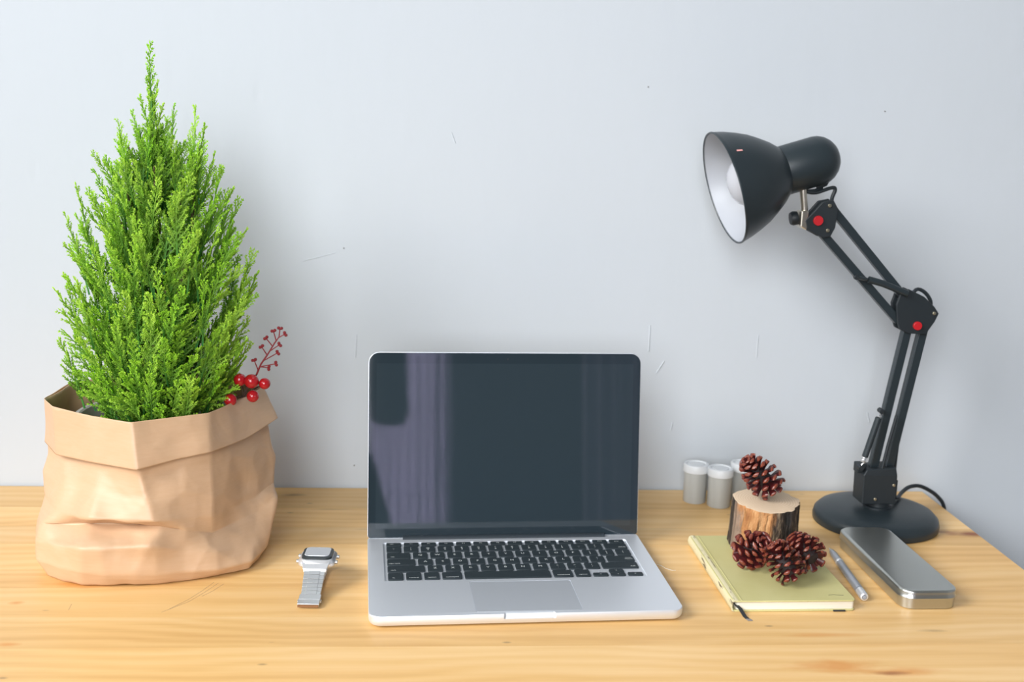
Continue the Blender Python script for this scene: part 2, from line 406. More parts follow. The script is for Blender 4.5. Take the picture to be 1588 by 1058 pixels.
# ------------------------------------------------------------------ desk
EDGE, DF = 695, 922
desk = thing('desk', 'long honey coloured pine desk of edge glued boards against the white wall', 'desk', (0, 1140, -750))
ys = [DF, 1021, 1087, 1158, 1206, 1281, 1338, 1404, 1483.5]
for i in range(len(ys) - 1):
    b = MB((0, 1140, -750))
    b.box((-640, ys[i] + .12, -32), (EDGE, ys[i+1] - .12, 0))
    b.build('board', M['pine'], desk, smooth=0)
for x in (-605, 640):
    for y in (970, 1430):
        MB((0, 1140, -750)).box((x - 25, y - 25, -750), (x + 25, y + 25, -32.2)).build('leg', M['pine'], desk, smooth=0, bevel=2)
for (lo, hi) in (((-579, 960, -110), (614, 980, -33)), ((-579, 1420, -110), (614, 1440, -33))):
    MB((0, 1140, -750)).box(lo, hi).build('apron', M['pine'], desk, smooth=0)

# pencil scratches on the boards in front of the bag, paint drips and specks on the wall
for pts in ([(-208, 1172), (-216, 1150), (-226, 1128), (-240, 1106)], [(-203, 1170), (-213, 1146), (-224, 1124), (-246, 1098)], [(-197, 1168), (-205, 1150), (-214, 1136)], [(-338, 1118), (-337, 1104)]):
    MB((0, 1140, -750)).tube([(x, y, .02) for x, y in pts], .15, 4).build('scratch', M['scratch'], desk)
wall_o = bpy.data.objects['wall_back']
WALL_MARKS = [([(304.8, 224.3), (305.0, 189.7)], .9), ([(326.4, 177.0), (316.9, 161.1)], .9), ([(-77.2, 204.9), (-78.7, 175.1)], .7), ([(450.7, 213.9), (450.3, 183.3)], .7), ([(342.6, 93.5), (340.7, 81.8)], .8), ([(39.1, 466.2), (44.2, 452.8)], .8), ([(608.9, 109.9), (612.9, 96.4)], .8), ([(-145.2, 299.5), (-104.7, 311.1)], .5)]
def on_wall(mt, name, pts, r_):
    MB((0, 0, -750)).tube([(x, YB + .05, z) for x, z in pts], r_, 6).build(name, mt, wall_o)
for pts, r_ in WALL_MARKS: on_wall(M['plaster'], 'paint_drip', pts, r_)
for x, z in ((594.4, 509.3), (285.2, 529.8), (-94.2, 317.1), (-79.6, 29.9)): on_wall(M['speck'], 'speck', [(x, z - .6), (x + .4, z + .8)], .9)

# ------------------------------------------------------------------ text (all legends in one depsgraph pass)
def make_texts(items):
    tmp = {}
    for key, (s, size) in items.items():
        cu_ = bpy.data.curves.new('t', 'FONT'); cu_.body = s; cu_.size = size; cu_.align_x = 'CENTER'; cu_.align_y = 'CENTER'
        cu_.resolution_u = 2; o = bpy.data.objects.new('t', cu_); COL.objects.link(o); tmp[key] = o
    dg = bpy.context.evaluated_depsgraph_get(); out = {}
    for key, o in tmp.items():
        out[key] = bpy.data.meshes.new_from_object(o.evaluated_get(dg))
    for o in tmp.values():
        c_ = o.data; bpy.data.objects.remove(o); bpy.data.curves.remove(c_)
    return out

# ------------------------------------------------------------------ laptop
lap = thing('laptop', 'open silver laptop with black keys and a dark switched off screen', 'laptop', (114.9, 1065.2, 0), 0.049)
LW, LD, LT = 314, 219, 12.5
def outline(inset, z, notch=0.0, r=12):
    pts = rrect(0, LD / 2, LW - 2 * inset, LD - 2 * inset, r, z, 6)     # starts right-back corner, ccw; the front run is between the last two corners
    k = 21                                                              # after the front-left corner block (indices 14..20)
    y = inset
    ins = [(-25.5, y, z), (-23.5, y + notch, z), (24.5, y + notch, z), (26.5, y, z)]
    return pts[:k] + ins + pts[k:]
b = MB()
lv = [outline(5, 1.2, 0, 9), outline(1.6, 2.6, 0, 11), outline(.2, 5.0), outline(0, 7.5), outline(0, 11.6, 3.4), outline(.5, 12.5, 4.6)]
b.loops(lv, cap0=True, cap1=False)
# deck with wells for the keyboard and the trackpad
well = rrect(0, 141.2, 279.5, 110.6, 2.5, LT, 3)
padh = rrect(1.2, 43.8, 106.6, 74.6, 2.0, LT, 3)
top = lv[-1]; polys = [[Vector(p) for p in top], [Vector(p) for p in well[::-1]], [Vector(p) for p in padh[::-1]]]
flat = [p for q in polys for p in q]
b.add(flat, tessellate_polygon(polys))
for hole, dz in ((well, 1.3), (padh, .7)):
    low = [(x, y, z - dz) for x, y, z in hole]; b.loops([hole, low], cap0=False, cap1=True)
bm_o = b.build('base', M['alu'], lap, smooth=35)
me = bm_o.data; bm = bmesh.new(); bm.from_mesh(me); bmesh.ops.remove_doubles(bm, verts=bm.verts, dist=1e-6); bmesh.ops.recalc_face_normals(bm, faces=bm.faces); bm.to_mesh(me); bm.free()
me.set_sharp_from_angle(angle=R(35))
b = MB(); b.loops([rrect(1.2, 43.8, 105.4, 73.4, 1.6, LT - .69, 3), rrect(1.2, 43.8, 105.4, 73.4, 1.6, LT - .05, 3)])
b.build('trackpad', mat('trackpad_glass', (.76, .79, .84), .42, metal=.7), lap, bevel=.12)
b = MB(); b.loops([[(-23, .25, 8), (26, .25, 8), (24.3, 3.3, 11.7), (-22.6, 3.3, 11.7)], [(-23, .6, 7.4), (26, .6, 7.4), (24.3, 3.9, 11.3), (-22.6, 3.9, 11.3)]])
b.build('finger_notch', M['alu_bright'], lap, smooth=0)
for x in (-135, 135):
    for y in (20, 198):
        MB().lathe([(9, 0), (10, .4), (10, 1.4)], 20, M=Matrix.Translation((x, y, 0))).build('rubber_foot', M['rubber'], lap)
# keys
U = 18.98; x0 = -137.6
rows = []
fn = [('esc', 1.0)] + [('F%d' % i, 1.0) for i in range(1, 13)] + [('pwr', 1.0)]
rows.append((189.8, 9.6, [(a, U * 14.5 / 14) for a, _ in fn]))
rows.append((175.2, 15.6, [(a, U) for a in ('~\n`', '!\n1', '@\n2', '#\n3', '$\n4', '%\n5', '^\n6', '&\n7', '*\n8', '(\n9', ')\n0', '_\n-', '+\n=')] + [('delete', U * 1.5)]))
rows.append((156.4, 15.6, [('tab', U * 1.5)] + [(a, U) for a in 'QWERTYUIOP'] + [('{\n[', U), ('}\n]', U), ('|\n\\', U)]))
rows.append((137.6, 15.6, [('caps lock', U * 1.75)] + [(a, U) for a in 'ASDFGHJKL'] + [(':\n;', U), ('"\n\'', U), ('enter\nreturn', U * 1.75)]))
rows.append((118.8, 15.6, [('shift', U * 2.25)] + [(a, U) for a in 'ZXCVBNM'] + [('<\n,', U), ('>\n.', U), ('?\n/', U), ('shift', U * 2.25)]))
rows.append((99.2, 17.4, [('fn', U), ('control', U), ('option', U), ('command', U * 1.25), ('', U * 5), ('command', U * 1.25), ('option', U)]))
texts = {}
for yc, hh, ks in rows:
    for s, wd in ks:
        if s and s not in texts:
            n = max(len(q) for q in s.split('\n'))
            texts[s] = (s, 0.0056 if n == 1 and '\n' not in s else (0.0043 if n == 1 else 0.0034))
for a in ('<', '>', '^', 'v'): texts['arrow' + a] = (a, 0.004)
TX = make_texts(texts)
for me in TX.values(): me.materials.append(M['legend'])
keymesh = {}
def key(x, y, wd, hh, s):
    kk = (round(wd, 2), round(hh, 2))
    kw, kh = wd - 3.0, hh
    if kk not in keymesh:
        b = MB(); b.loops([rrect(0, 0, kw, kh, 1.4, 0, 2), rrect(0, 0, kw, kh, 1.4, 1.2, 2), rrect(0, 0, kw - .5, kh - .5, 1.3, 1.5, 2)], cap0=False)
        o = b.build('key', M['key'], lap, smooth=30); keymesh[kk] = o.data
    else:
        o = bpy.data.objects.new('key', keymesh[kk]); COL.objects.link(o); o.parent = lap
    o.location = (x * .001, y * .001, (LT - 1.3) * .001)
    if s:
        t = bpy.data.objects.new('legend', TX[s]); COL.objects.link(t); t.parent = o
        long = len(max(s.split('\n'), key=len)) > 1 and not s.startswith('F') and not s.startswith('arrow')
        tx = 0.0
        if long and s in ('tab', 'caps lock', 'fn', 'control', 'option', 'command', 'esc'): tx = -kw * .5 + 5.4 + len(s) * .25
        if s in ('delete', 'enter\nreturn'): tx = kw * .5 - 6
        if s == 'shift': tx = (-kw * .5 + 6) if x < 0 else (kw * .5 - 6)
        ty = -kh * .5 + 4.2 if long and s not in ('esc', 'enter\nreturn') else (0 if '\n' in s or s.startswith('arrow') else .8)
        if s in ('control', 'option', 'command') : tx = 0
        t.location = (tx * .001, ty * .001, .00153)
for yc, hh, ks in rows:
    x = x0
    for s, wd in ks:
        key(x + wd / 2, yc, wd, hh, s); x += wd
ax = x0 + U * 11.5
key(ax + U / 2, 94.6, U, 8.2, 'arrow<'); key(ax + 1.5 * U, 94.6, U, 8.2, 'arrowv'); key(ax + 1.5 * U, 103.4, U, 8.2, 'arrow^'); key(ax + 2.5 * U, 94.6, U, 8.2, 'arrow>')
# hinge bar and lid
b = MB(); b.tube([(-117, 208.0, 10.8), (117, 208.0, 10.8)], 5.0, 20); b.build('hinge', M['hinge'], lap)
LID = 0.135
lidM = Matrix.Translation((0, 209.5, LT - .6)) @ Matrix.Rotation(-LID, 4, 'X')   # lid plane: local x, z up the lid, y through it
def lid_ring(w_, z0, z1, r, y, rb=4):
    out = []
    for (sx, zc, a0, rr) in ((1, z1, 0, r), (-1, z1, 90, r), (-1, z0, 180, rb), (1, z0, 270, rb)):
        top_ = a0 in (0, 90)
        for k in range(7):
            a = R(a0 + 15 * k); cz = zc - rr if top_ else zc + rr
            out.append((sx * (w_ / 2 - rr) + rr * math.cos(a), y, cz + rr * math.sin(a)))
    return out
b = MB(); b.loops([lid_ring(314, .8, 213.6, 12, .2), lid_ring(314.4, .8, 213.8, 12.2, 1.4), lid_ring(313.5, 1, 213.4, 12, 3.5), lid_ring(309, 4, 211, 10, 5.4)], M=lidM)
lid_o = b.build('lid', M['alu'], lap, smooth=35)
b = MB(); b.loops([lid_ring(313.0, 1.2, 213.1, 11.4, .15, 3), lid_ring(313.0, 1.2, 213.1, 11.4, -.55, 3), lid_ring(312.2, 1.6, 212.7, 11.0, -.8, 3)], M=lidM, cap0=False)
b.build('screen_glass', M['screen'], lid_o, smooth=15)
b = MB(); b.loops([lid_ring(296, 12, 201, .6, -.78, .6), lid_ring(296, 12, 201, .6, -.84, .6)], M=lidM, cap0=False); b.build('display_panel', M['panel'], lid_o, smooth=0)
b = MB(); b.lathe([(1.2, 0), (1.2, .1)], 12, M=lidM @ Matrix.Translation((1, -.8, 206.4)) @ Matrix.Rotation(R(90), 4, 'X')); b.build('webcam', M['lens'], lid_o)

# ------------------------------------------------------------------ paper bag
bag = thing('paper_bag', 'crumpled brown kraft paper bag with a folded down cuff', 'bag', (-285, 1280, 1.3))
BO = (-285, 1280, 0)
#            c0 back-left  c1 left       c2            c3            c4 V          c5            c6            c7            c8            c9            c10           c11
rim  = [(-396,1335,172),(-402,1268,171),(-384,1239,170),(-338,1206,169),(-289,1178,170),(-252,1199,170),(-217,1219,170),(-196,1278,170),(-176,1338,170),(-190,1376,171),(-255,1398,172),(-335,1392,172)]
cuff = [(-402,1338,132),(-403,1264,124),(-379,1226,120),(-332,1193,122),(-282,1166,123),(-247,1187,128),(-214,1204,131),(-185,1260,130),(-159,1325,136),(-178,1384,130),(-252,1408,130),(-338,1402,130)]
body = [
 [(-399,1336,118),(-399,1262,112),(-372,1232,114),(-330,1200,114),(-282,1174,114),(-248,1193,114),(-216,1209,114),(-188,1263,114),(-168,1322,116),(-184,1378,114),(-252,1402,114),(-336,1396,114)],
 [(-400,1336,95),(-404,1256,92),(-370,1214,90),(-325,1186,92),(-275,1170,92),(-243,1188,88),(-214,1204,86),(-184,1262,88),(-163,1318,90),(-182,1376,92),(-252,1402,92),(-336,1396,92)],
 [(-400,1334,72),(-398,1246,70),(-378,1206,64),(-330,1166,70),(-266,1160,70),(-240,1181,66),(-213,1199,62),(-180,1264,60),(-163,1306,64),(-180,1374,66),(-252,1402,66),(-338,1398,66)],
 [(-401,1332,56),(-401,1240,55),(-391,1206,50),(-335,1188,58),(-260,1176,61),(-237,1180,53),(-214,1203,42),(-174,1258,46),(-156,1272,56),(-178,1372,50),(-252,1402,50),(-340,1400,50)],
 [(-402,1330,36),(-405,1236,34),(-394,1196,34),(-337,1153,43),(-270,1153,46),(-238,1172,34),(-207,1186,26),(-176,1222,24),(-158,1252,26),(-176,1368,30),(-252,1402,30),(-340,1400,30)],
 [(-402,1330,16),(-405,1232,22),(-393,1188,16),(-341,1156,16),(-285,1154,14),(-240,1168,12),(-205,1179,10),(-173,1203,10),(-162,1242,12),(-174,1364,12),(-252,1400,12),(-340,1398,12)],
 [(-400,1326,.6),(-399,1236,.6),(-380,1186,.6),(-340,1163,.6),(-287,1161,.6),(-243,1173,.6),(-207,1186,.6),(-176,1203,.6),(-168,1260,.6),(-174,1360,.6),(-252,1394,.6),(-338,1392,.6)]]
def bag_mesh(name, rings, creases, cap=False, extra=None):
    n = len(rings[0]); me = bpy.data.meshes.new(name)
    vs = [((Vector(p) - Vector(BO)) * .001)[:] for r_ in rings for p in r_]; fs = []
    for j in range(len(rings) - 1):
        for i in range(n):
            k = (i + 1) % n; fs.append((j*n+i, (j+1)*n+i, (j+1)*n+k, j*n+k))
    if cap: fs.append([ (len(rings)-1)*n + i for i in range(n)])
    me.from_pydata(vs, [], fs); me.materials.append(M['kraft'])
    bm = bmesh.new(); bm.from_mesh(me); bmesh.ops.recalc_face_normals(bm, faces=bm.faces)
    cl = bm.edges.layers.float.new('crease_edge')
    for e in bm.edges:
        a, b_ = sorted(v.index for v in e.verts); ja, ia = divmod(a, n); jb, ib = divmod(b_, n)
        e[cl] = creases(ja, ia, jb, ib)
    bm.to_mesh(me); bm.free()
    me.polygons.foreach_set('use_smooth', [True] * len(me.polygons))
    o = bpy.data.objects.new(name, me); COL.objects.link(o); o.parent = bag
    s_ = o.modifiers.new('subdivision', 'SUBSURF'); s_.levels = 3; s_.render_levels = 4
    t_ = bpy.data.textures.new(name + '_crumple', 'CLOUDS'); t_.noise_scale = .035; t_.noise_depth = 1
    d_ = o.modifiers.new('crumple', 'DISPLACE'); d_.texture = t_; d_.strength = .0035; d_.mid_level = .5; d_.texture_coords = 'LOCAL'
    v_ = bpy.data.textures.new(name + '_crease', 'VORONOI'); v_.noise_scale = .045; v_.distance_metric = 'DISTANCE'
    e_ = o.modifiers.new('creasing', 'DISPLACE'); e_.texture = v_; e_.strength = .0055; e_.mid_level = .35; e_.texture_coords = 'LOCAL'
    th_ = o.modifiers.new('thickness', 'SOLIDIFY'); th_.thickness = .0006; th_.offset = 0
    return o
inner_top = [(x + (-285 - x) * .02, y + (1290 - y) * .02, z - .6) for x, y, z in rim]
def body_crease(ja, ia, jb, ib):
    nj = len(body) + 1
    if ja == jb == nj - 1: return .95                      # sole edge
    if ja == jb:
        if 1 <= min(ia, ib) <= 6 or (ia, ib) == (7, 8): return {3: .85, 4: 1, 5: .9, 6: .6, 2: .5}.get(ja, .5)
        return .35
    if ia == ib: return {4: .9, 6: 1, 2: .95, 8: .95, 1: .9, 5: .6, 3: .75, 7: .7}.get(ia, .6)
    return .3
bag_mesh('body', [inner_top] + body, body_crease, cap=True)
def cuff_crease(ja, ia, jb, ib):
    if ja == jb: return .9 if ja in (0, 2) else 0
    return {4: 1, 6: .95, 2: .85, 8: .85, 1: .85, 0: .6, 9: .6, 10: .6, 11: .6}.get(ia, .5)
mid = [tuple((Vector(a) * .5 + Vector(c_) * .5)) for a, c_ in zip(rim, cuff)]
cuff_o = bag_mesh('cuff', [rim, mid, cuff], cuff_crease)
cuff_o.modifiers['crumple'].strength = .002; cuff_o.modifiers['creasing'].strength = .002

# ------------------------------------------------------------------ plant
PC = Vector((-283, 1288, 0))
plant = thing('potted_cypress', 'bright green feathery lemon cypress growing out of the paper bag', 'plant', (-283, 1288, 3))
b = MB((-283, 1288, 3)); MT = Matrix.Translation((-283, 1288, 0))
b.lathe([(62, 3), (66, 5), (84, 138), (91, 140), (92, 153), (88, 153.5), (86, 152), (80, 120), (1, 118)], 40, M=MT, close=False); b.add([], [])
b.build('pot', M['pot'], plant, smooth=40)
b = MB((-283, 1288, 3)); b.lathe([(83, 128), (70, 135), (40, 139), (8, 141), (.5, 141)], 32, M=MT, close=False); b.build('soil', M['soil'], plant)
rng = random.Random(7)
def spray_mesh(idx, L, rng, wide=20):
    vs = []; fs = []; tip = []
    def spindle(p, d, l, wd, t0, t1):
        d = d.normalized(); u = d.orthogonal().normalized(); q = Quaternion(d, rng.random() * 6.28); u = q @ u; v = d.cross(u)
        k = len(vs); mpt = p + d * l * .45
        vs.extend([p, mpt + u * wd, mpt - u * wd * .5 + v * wd * .87, mpt - u * wd * .5 - v * wd * .87, p + d * l])
        tip.extend([t0, t1, t1, t1, t1])
        fs.extend([(k, k+1, k+2), (k, k+2, k+3), (k, k+3, k+1), (k+1, k+4, k+2), (k+2, k+4, k+3), (k+3, k+4, k+1)])
    def stem(p0, p1, r0, r1, t):
        d = (p1 - p0).normalized(); u = d.orthogonal().normalized(); v = d.cross(u); k = len(vs)
        for p, r_ in ((p0, r0), (p1, r1)):
            for a in (0, 2.094, 4.188): vs.append(p + (u * math.cos(a) + v * math.sin(a)) * r_); tip.append(t)
        for a in range(3): fs.append((k + a, k + (a+1) % 3, k + 3 + (a+1) % 3, k + 3 + a))
    N = int(L / 3.4); bend = rng.uniform(-.15, .15)
    def axis(t): return Vector((bend * L * t * t, 7 * math.sin(t * 2.2) * .4, L * t))
    for i in range(N):
        t = i / N; p = axis(t); q = axis((i + 1) / N)
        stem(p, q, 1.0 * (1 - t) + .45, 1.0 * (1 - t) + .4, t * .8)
        if t < .12: continue
        side = 1 if i % 2 else -1
        az = (0 if side > 0 else math.pi) + rng.uniform(-.75, .75)
        el = R(rng.uniform(26, 46))
        ln = (4 + wide * (1 - t) ** .75 * min(1, (t - .06) * 5)) * rng.uniform(.75, 1.15)
        d = Vector((math.cos(az) * math.sin(el), math.sin(az) * math.sin(el), math.cos(el)))
        n2 = max(2, int(ln / 2.3)); pp = p
        for j in range(n2):
            s_ = (j + 1) / n2; d2 = (d + Vector((0, 0, .35 * s_))).normalized(); pn = pp + d2 * (ln / n2)
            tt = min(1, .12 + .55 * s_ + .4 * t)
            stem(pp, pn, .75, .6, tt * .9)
            for sg in (1, -1):
                sd = d2.cross(Vector((math.sin(az), -math.cos(az), .3))).normalized() * sg
                dl = (d2 + sd * rng.uniform(.6, 1.1) + Vector((rng.uniform(-.4, .4), rng.uniform(-.4, .4), rng.uniform(-.2, .4)))).normalized()
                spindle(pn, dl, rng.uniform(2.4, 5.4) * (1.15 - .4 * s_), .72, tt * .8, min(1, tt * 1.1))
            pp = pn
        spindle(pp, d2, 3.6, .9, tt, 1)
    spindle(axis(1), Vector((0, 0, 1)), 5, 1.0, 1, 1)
    return vs, fs, tip
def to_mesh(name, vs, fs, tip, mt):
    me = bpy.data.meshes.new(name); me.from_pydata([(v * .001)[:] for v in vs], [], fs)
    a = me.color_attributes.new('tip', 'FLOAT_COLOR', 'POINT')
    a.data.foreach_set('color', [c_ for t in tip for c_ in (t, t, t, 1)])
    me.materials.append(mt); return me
SP = [spray_mesh(i, L, rng, (20, 17, 22, 18, 20, 16, 8, 7)[i]) for i, L in enumerate((105, 95, 88, 100, 80, 92, 75, 60))]
SM = [to_mesh('spray', *s_, M['leaf']) for s_ in SP]
W = [(140, 58), (170, 78), (215, 92), (300, 101), (380, 88), (430, 62), (480, 30), (520, 9), (552, 2)]
def half_width(z):
    for (a, wa), (b_, wb) in zip(W, W[1:]):
        if a <= z <= b_: return wa + (wb - wa) * (z - a) / (b_ - a)
    return 2
ks_ = []
def place(T, d, roll, L_scale, k):
    ks_.append(k)
    q = align(d, roll=roll)
    base = Vector(T) - Vector(d).normalized() * SPL[k] * L_scale
    return Matrix.Translation(base) @ q @ Matrix.Scale(L_scale, 4)
SPL = (105, 95, 88, 100, 80, 92, 75, 60)
mats_ = []
def shoot(cx, cy, z, phi, f, lean, sc, k):
    r_ = half_width(z) * f
    T = Vector((cx + math.cos(phi) * r_, cy + math.sin(phi) * r_ * .95, z))
    d = Vector((math.cos(phi) * math.sin(lean), math.sin(phi) * math.sin(lean), math.cos(lean)))
    d = (d + Vector((rng.uniform(-.14, .14), rng.uniform(-.14, .14), 0))).normalized()
    return place(T, d, phi + math.pi / 2 + rng.uniform(-.9, .9), sc, k)
for i in range(268):
    u = (i + .5) / 268
    z = 170 + 370 * (1 - math.sqrt(1 - u * .985)) * 1.04 if u < .97 else rng.uniform(400, 500)
    z = min(z + rng.uniform(-12, 12), 508)
    phi = i * 2.39996 + rng.uniform(-.2, .2)
    lean = R(max(4, 40 - (z - 170) * .085) + rng.uniform(-10, 12)) if z > 200 else R(rng.uniform(42, 70))
    mats_.append(shoot(PC.x + 2, PC.y - 6, z, phi, rng.uniform(.84, 1.12), lean, rng.uniform(.8, 1.1) * (1 if z < 430 else .8), rng.randrange(6)))
# leader and the second leader on the right
for (T, d, s_, k) in (((-281, 1275, 551), (0, 0, 1), 1.0, 6), ((-287, 1278, 516), (-.18, 0, 1), .9, 6), ((-272, 1276, 512), (.2, 0, 1), .85, 6), ((-292, 1278, 497), (-.25, -.1, 1), .9, 6), ((-268, 1272, 488), (.25, -.1, 1), .9, 6), ((-281, 1270, 500), (0, -.1, 1), .8, 5), ((-303, 1272, 480), (-.3, -.1, 1), .9, 6),
                      ((-233, 1272, 487), (.05, 0, 1), 1.0, 6), ((-228, 1272, 470), (.2, 0, 1), .9, 6), ((-224, 1272, 452), (.22, -.05, 1), .8, 4), ((-240, 1266, 450), (-.1, -.1, 1), .8, 4), ((-215, 1276, 440), (.3, 0, 1), .8, 6), ((-230, 1280, 440), (.1, .1, 1), .9, 3), ((-207, 1274, 425), (.25, 0, 1), .9, 2), ((-245, 1260, 425), (0, -.2, 1), .9, 2)):
    mats_.append(place(T, d, rng.uniform(0, 6), s_, k))
for i, mx_ in enumerate(mats_[:298]):
    o = bpy.data.objects.new('spray', SM[ks_[i]]); COL.objects.link(o); o.parent = plant
    mw = Matrix.Translation(-Vector((-283, 1288, 3))) @ mx_
    o.matrix_local = Matrix.Translation(mw.to_translation() * .001) @ mw.to_3x3().to_4x4()
# inner foliage nobody could count, and the woody stems
vs = []; fs = []; tp = []
for i in range(150):
    z = rng.uniform(190, 470); phi = rng.uniform(0, 6.28)
    mx_ = Matrix.Translation(-Vector((-283, 1288, 3))) @ shoot(PC.x, PC.y - 4, z, phi, rng.uniform(.3, .78), R(rng.uniform(5, 30)), 1.0, 4)
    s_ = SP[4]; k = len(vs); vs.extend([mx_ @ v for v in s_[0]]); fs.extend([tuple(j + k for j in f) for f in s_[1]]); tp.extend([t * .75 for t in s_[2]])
inner = bpy.data.objects.new('inner_foliage', to_mesh('inner_foliage', vs, fs, tp, M['leaf'])); COL.objects.link(inner); inner.parent = plant; inner['kind'] = 'stuff'
b = MB((-283, 1288, 3))
b.tube([(-283, 1288, 136), (-284, 1286, 260), (-282, 1282, 380), (-281, 1278, 472)], [5, 4, 2.6, .8], 8)
b.tube([(-283, 1288, 150), (-262, 1282, 280), (-242, 1276, 370), (-236, 1274, 415)], [4, 3, 2, .7], 8)
for k in range(26):
    a = k * 2.4; z = 145 + k * 9; r_ = half_width(min(z + 70, 540)) * .45
    b.tube([(-283, 1286, z - 8), (-283 + math.cos(a) * r_ * .5, 1286 + math.sin(a) * r_ * .5, z + 25), (-283 + math.cos(a) * r_, 1286 + math.sin(a) * r_, z + 75)], [2.4, 1.7, .8], 6)
b.build('trunk', M['bark_stem'], plant)

# ------------------------------------------------------------------ berry sprig stuck in the bag
bs = thing('berry_sprig', 'sprig of glossy red berries tucked in the bag beside the cypress', 'berry sprig', (-205, 1296, 140))
OB = Vector((-205, 1296, 140))
def wp(x, z, y): return (x, y, z)
berries = [((-180.5, 1270, 194), 8.0), ((-166.5, 1272, 191), 6.4), ((-179, 1268, 177.5), 6.8), ((-193.5, 1274, 194.5), 7.0), ((-203, 1266, 173.5), 7.0)]
b = MB(OB); b.tube([(-208, 1298, 132), (-200, 1290, 160), (-186, 1282, 185), (-176, 1278, 200)], [1.6, 1.5, 1.2, .9], 8)
for (c_, r_) in berries: b.tube([(-192, 1286, 172), tuple(Vector(c_) * .5 + Vector((-190, 1284, 176)) * .5), c_], .8, 6)
b.build('stem', M['berry_wire'], bs)
for c_, r_ in berries:
    b = MB(OB); b.sphere(c_, r_, 24); d_ = (Vector(c_) - Vector((-192, 1290, 172))).normalized()
    b.lathe([(r_ * .16, r_ * .97), (r_ * .1, r_ * 1.03), (.05, r_ * 1.08)], 8, M=Matrix.Translation(c_) @ align(d_))
    b.build('berry', M['berry'], bs)
b = MB(OB)
tw = [Vector(p) for p in ((-176, 1278, 200), (-171, 1277, 212), (-163, 1277, 224), (-156, 1277, 236), (-151, 1277, 243))]
b.tube(tw, [1.1, 1.0, .9, .8, .7], 6)
def bud(p0, p1):
    b.tube([p0, p1], [.7, .6], 5); d_ = (Vector(p1) - Vector(p0)).normalized()
    for s_ in (-1, 1):
        b.sphere(Vector(p1) + Vector((d_.z * 1.6 * s_, 0, -d_.x * 1.6 * s_)) + d_ * .8, 1.9, 8)
    b.sphere(Vector(p1), 1.5, 8)
for p0, p1 in (((-172, 1277, 209), (-163, 1276, 208)), ((-172, 1277, 209), (-155, 1275, 213)), ((-168, 1277, 216), (-153, 1276, 225)), ((-164, 1277, 222), (-170, 1278, 231)),
               ((-161, 1277, 227), (-151, 1277, 234)), ((-158, 1277, 232), (-165, 1277, 241)), ((-154, 1277, 238), (-157, 1277, 249)), ((-152, 1277, 242), (-145, 1277, 246)), ((-151, 1277, 243), (-150, 1277, 252)), ((-174, 1277, 205), (-178, 1276, 216))):
    bud(p0, p1)
b.build('bud_twig', M['berry_twig'], bs)

# ------------------------------------------------------------------ watch (closed bracelet standing on its clasp)
wt = thing('wristwatch', 'silver digital wristwatch with a linked metal bracelet standing on the desk', 'watch', (-101.5, 1148, 0), R(-3.5)); wt.scale = (1.06, 1.06, 1.06)
# side profile of the bracelet loop, y toward the wall, z up
def prof_pt(s_): return s_
b = MB(); CZ = 20.5
b.loops([rrect(0, 25, 31, 33, 6, CZ, 4), rrect(0, 25, 36, 36, 8, CZ + 2, 4), rrect(0, 25, 36, 36, 8, CZ + 5, 4), rrect(0, 25, 31, 31, 7, CZ + 8, 4)])
for s_ in (-1, 1):                                          # lugs to the bracelet
    b.loops([[(-11, 25 + s_ * 15, CZ + 1), (11, 25 + s_ * 15, CZ + 1), (14, 25 + s_ * 15, CZ + 7), (-14, 25 + s_ * 15, CZ + 7)], [(-11, 25 + s_ * 23, CZ - 2), (11, 25 + s_ * 23, CZ - 2), (11.5, 25 + s_ * 23, CZ + 2), (-11.5, 25 + s_ * 23, CZ + 2)]])
b.build('case', M['chrome'], wt, smooth=30, bevel=.4)
b = MB(); b.loops([rrect(0, 25, 30, 28, 6, CZ + 7.8, 4), rrect(0, 25, 29.4, 27.4, 6, CZ + 10, 4), rrect(0, 25, 26, 24, 5, CZ + 10.3, 4)]); b.build('bezel', M['watch_black'], wt, smooth=30)
b = MB(); b.loops([rrect(0, 25.8, 25, 22.4, 4.5, CZ + 10.2, 4), rrect(0, 25.8, 24.4, 21.8, 4.2, CZ + 11, 4)]); b.build('crystal', M['watch_glass'], wt, smooth=30)
for sx, y in ((1, 18), (1, 32), (-1, 18), (-1, 32)):
    MB().lathe([(2.0, 0), (2.0, 2.6), (1.4, 3.2)], 12, M=Matrix.Translation((sx * 17.2, y, CZ + 3.2)) @ align((sx, 0, 0))).build('button', M['steel'], wt)
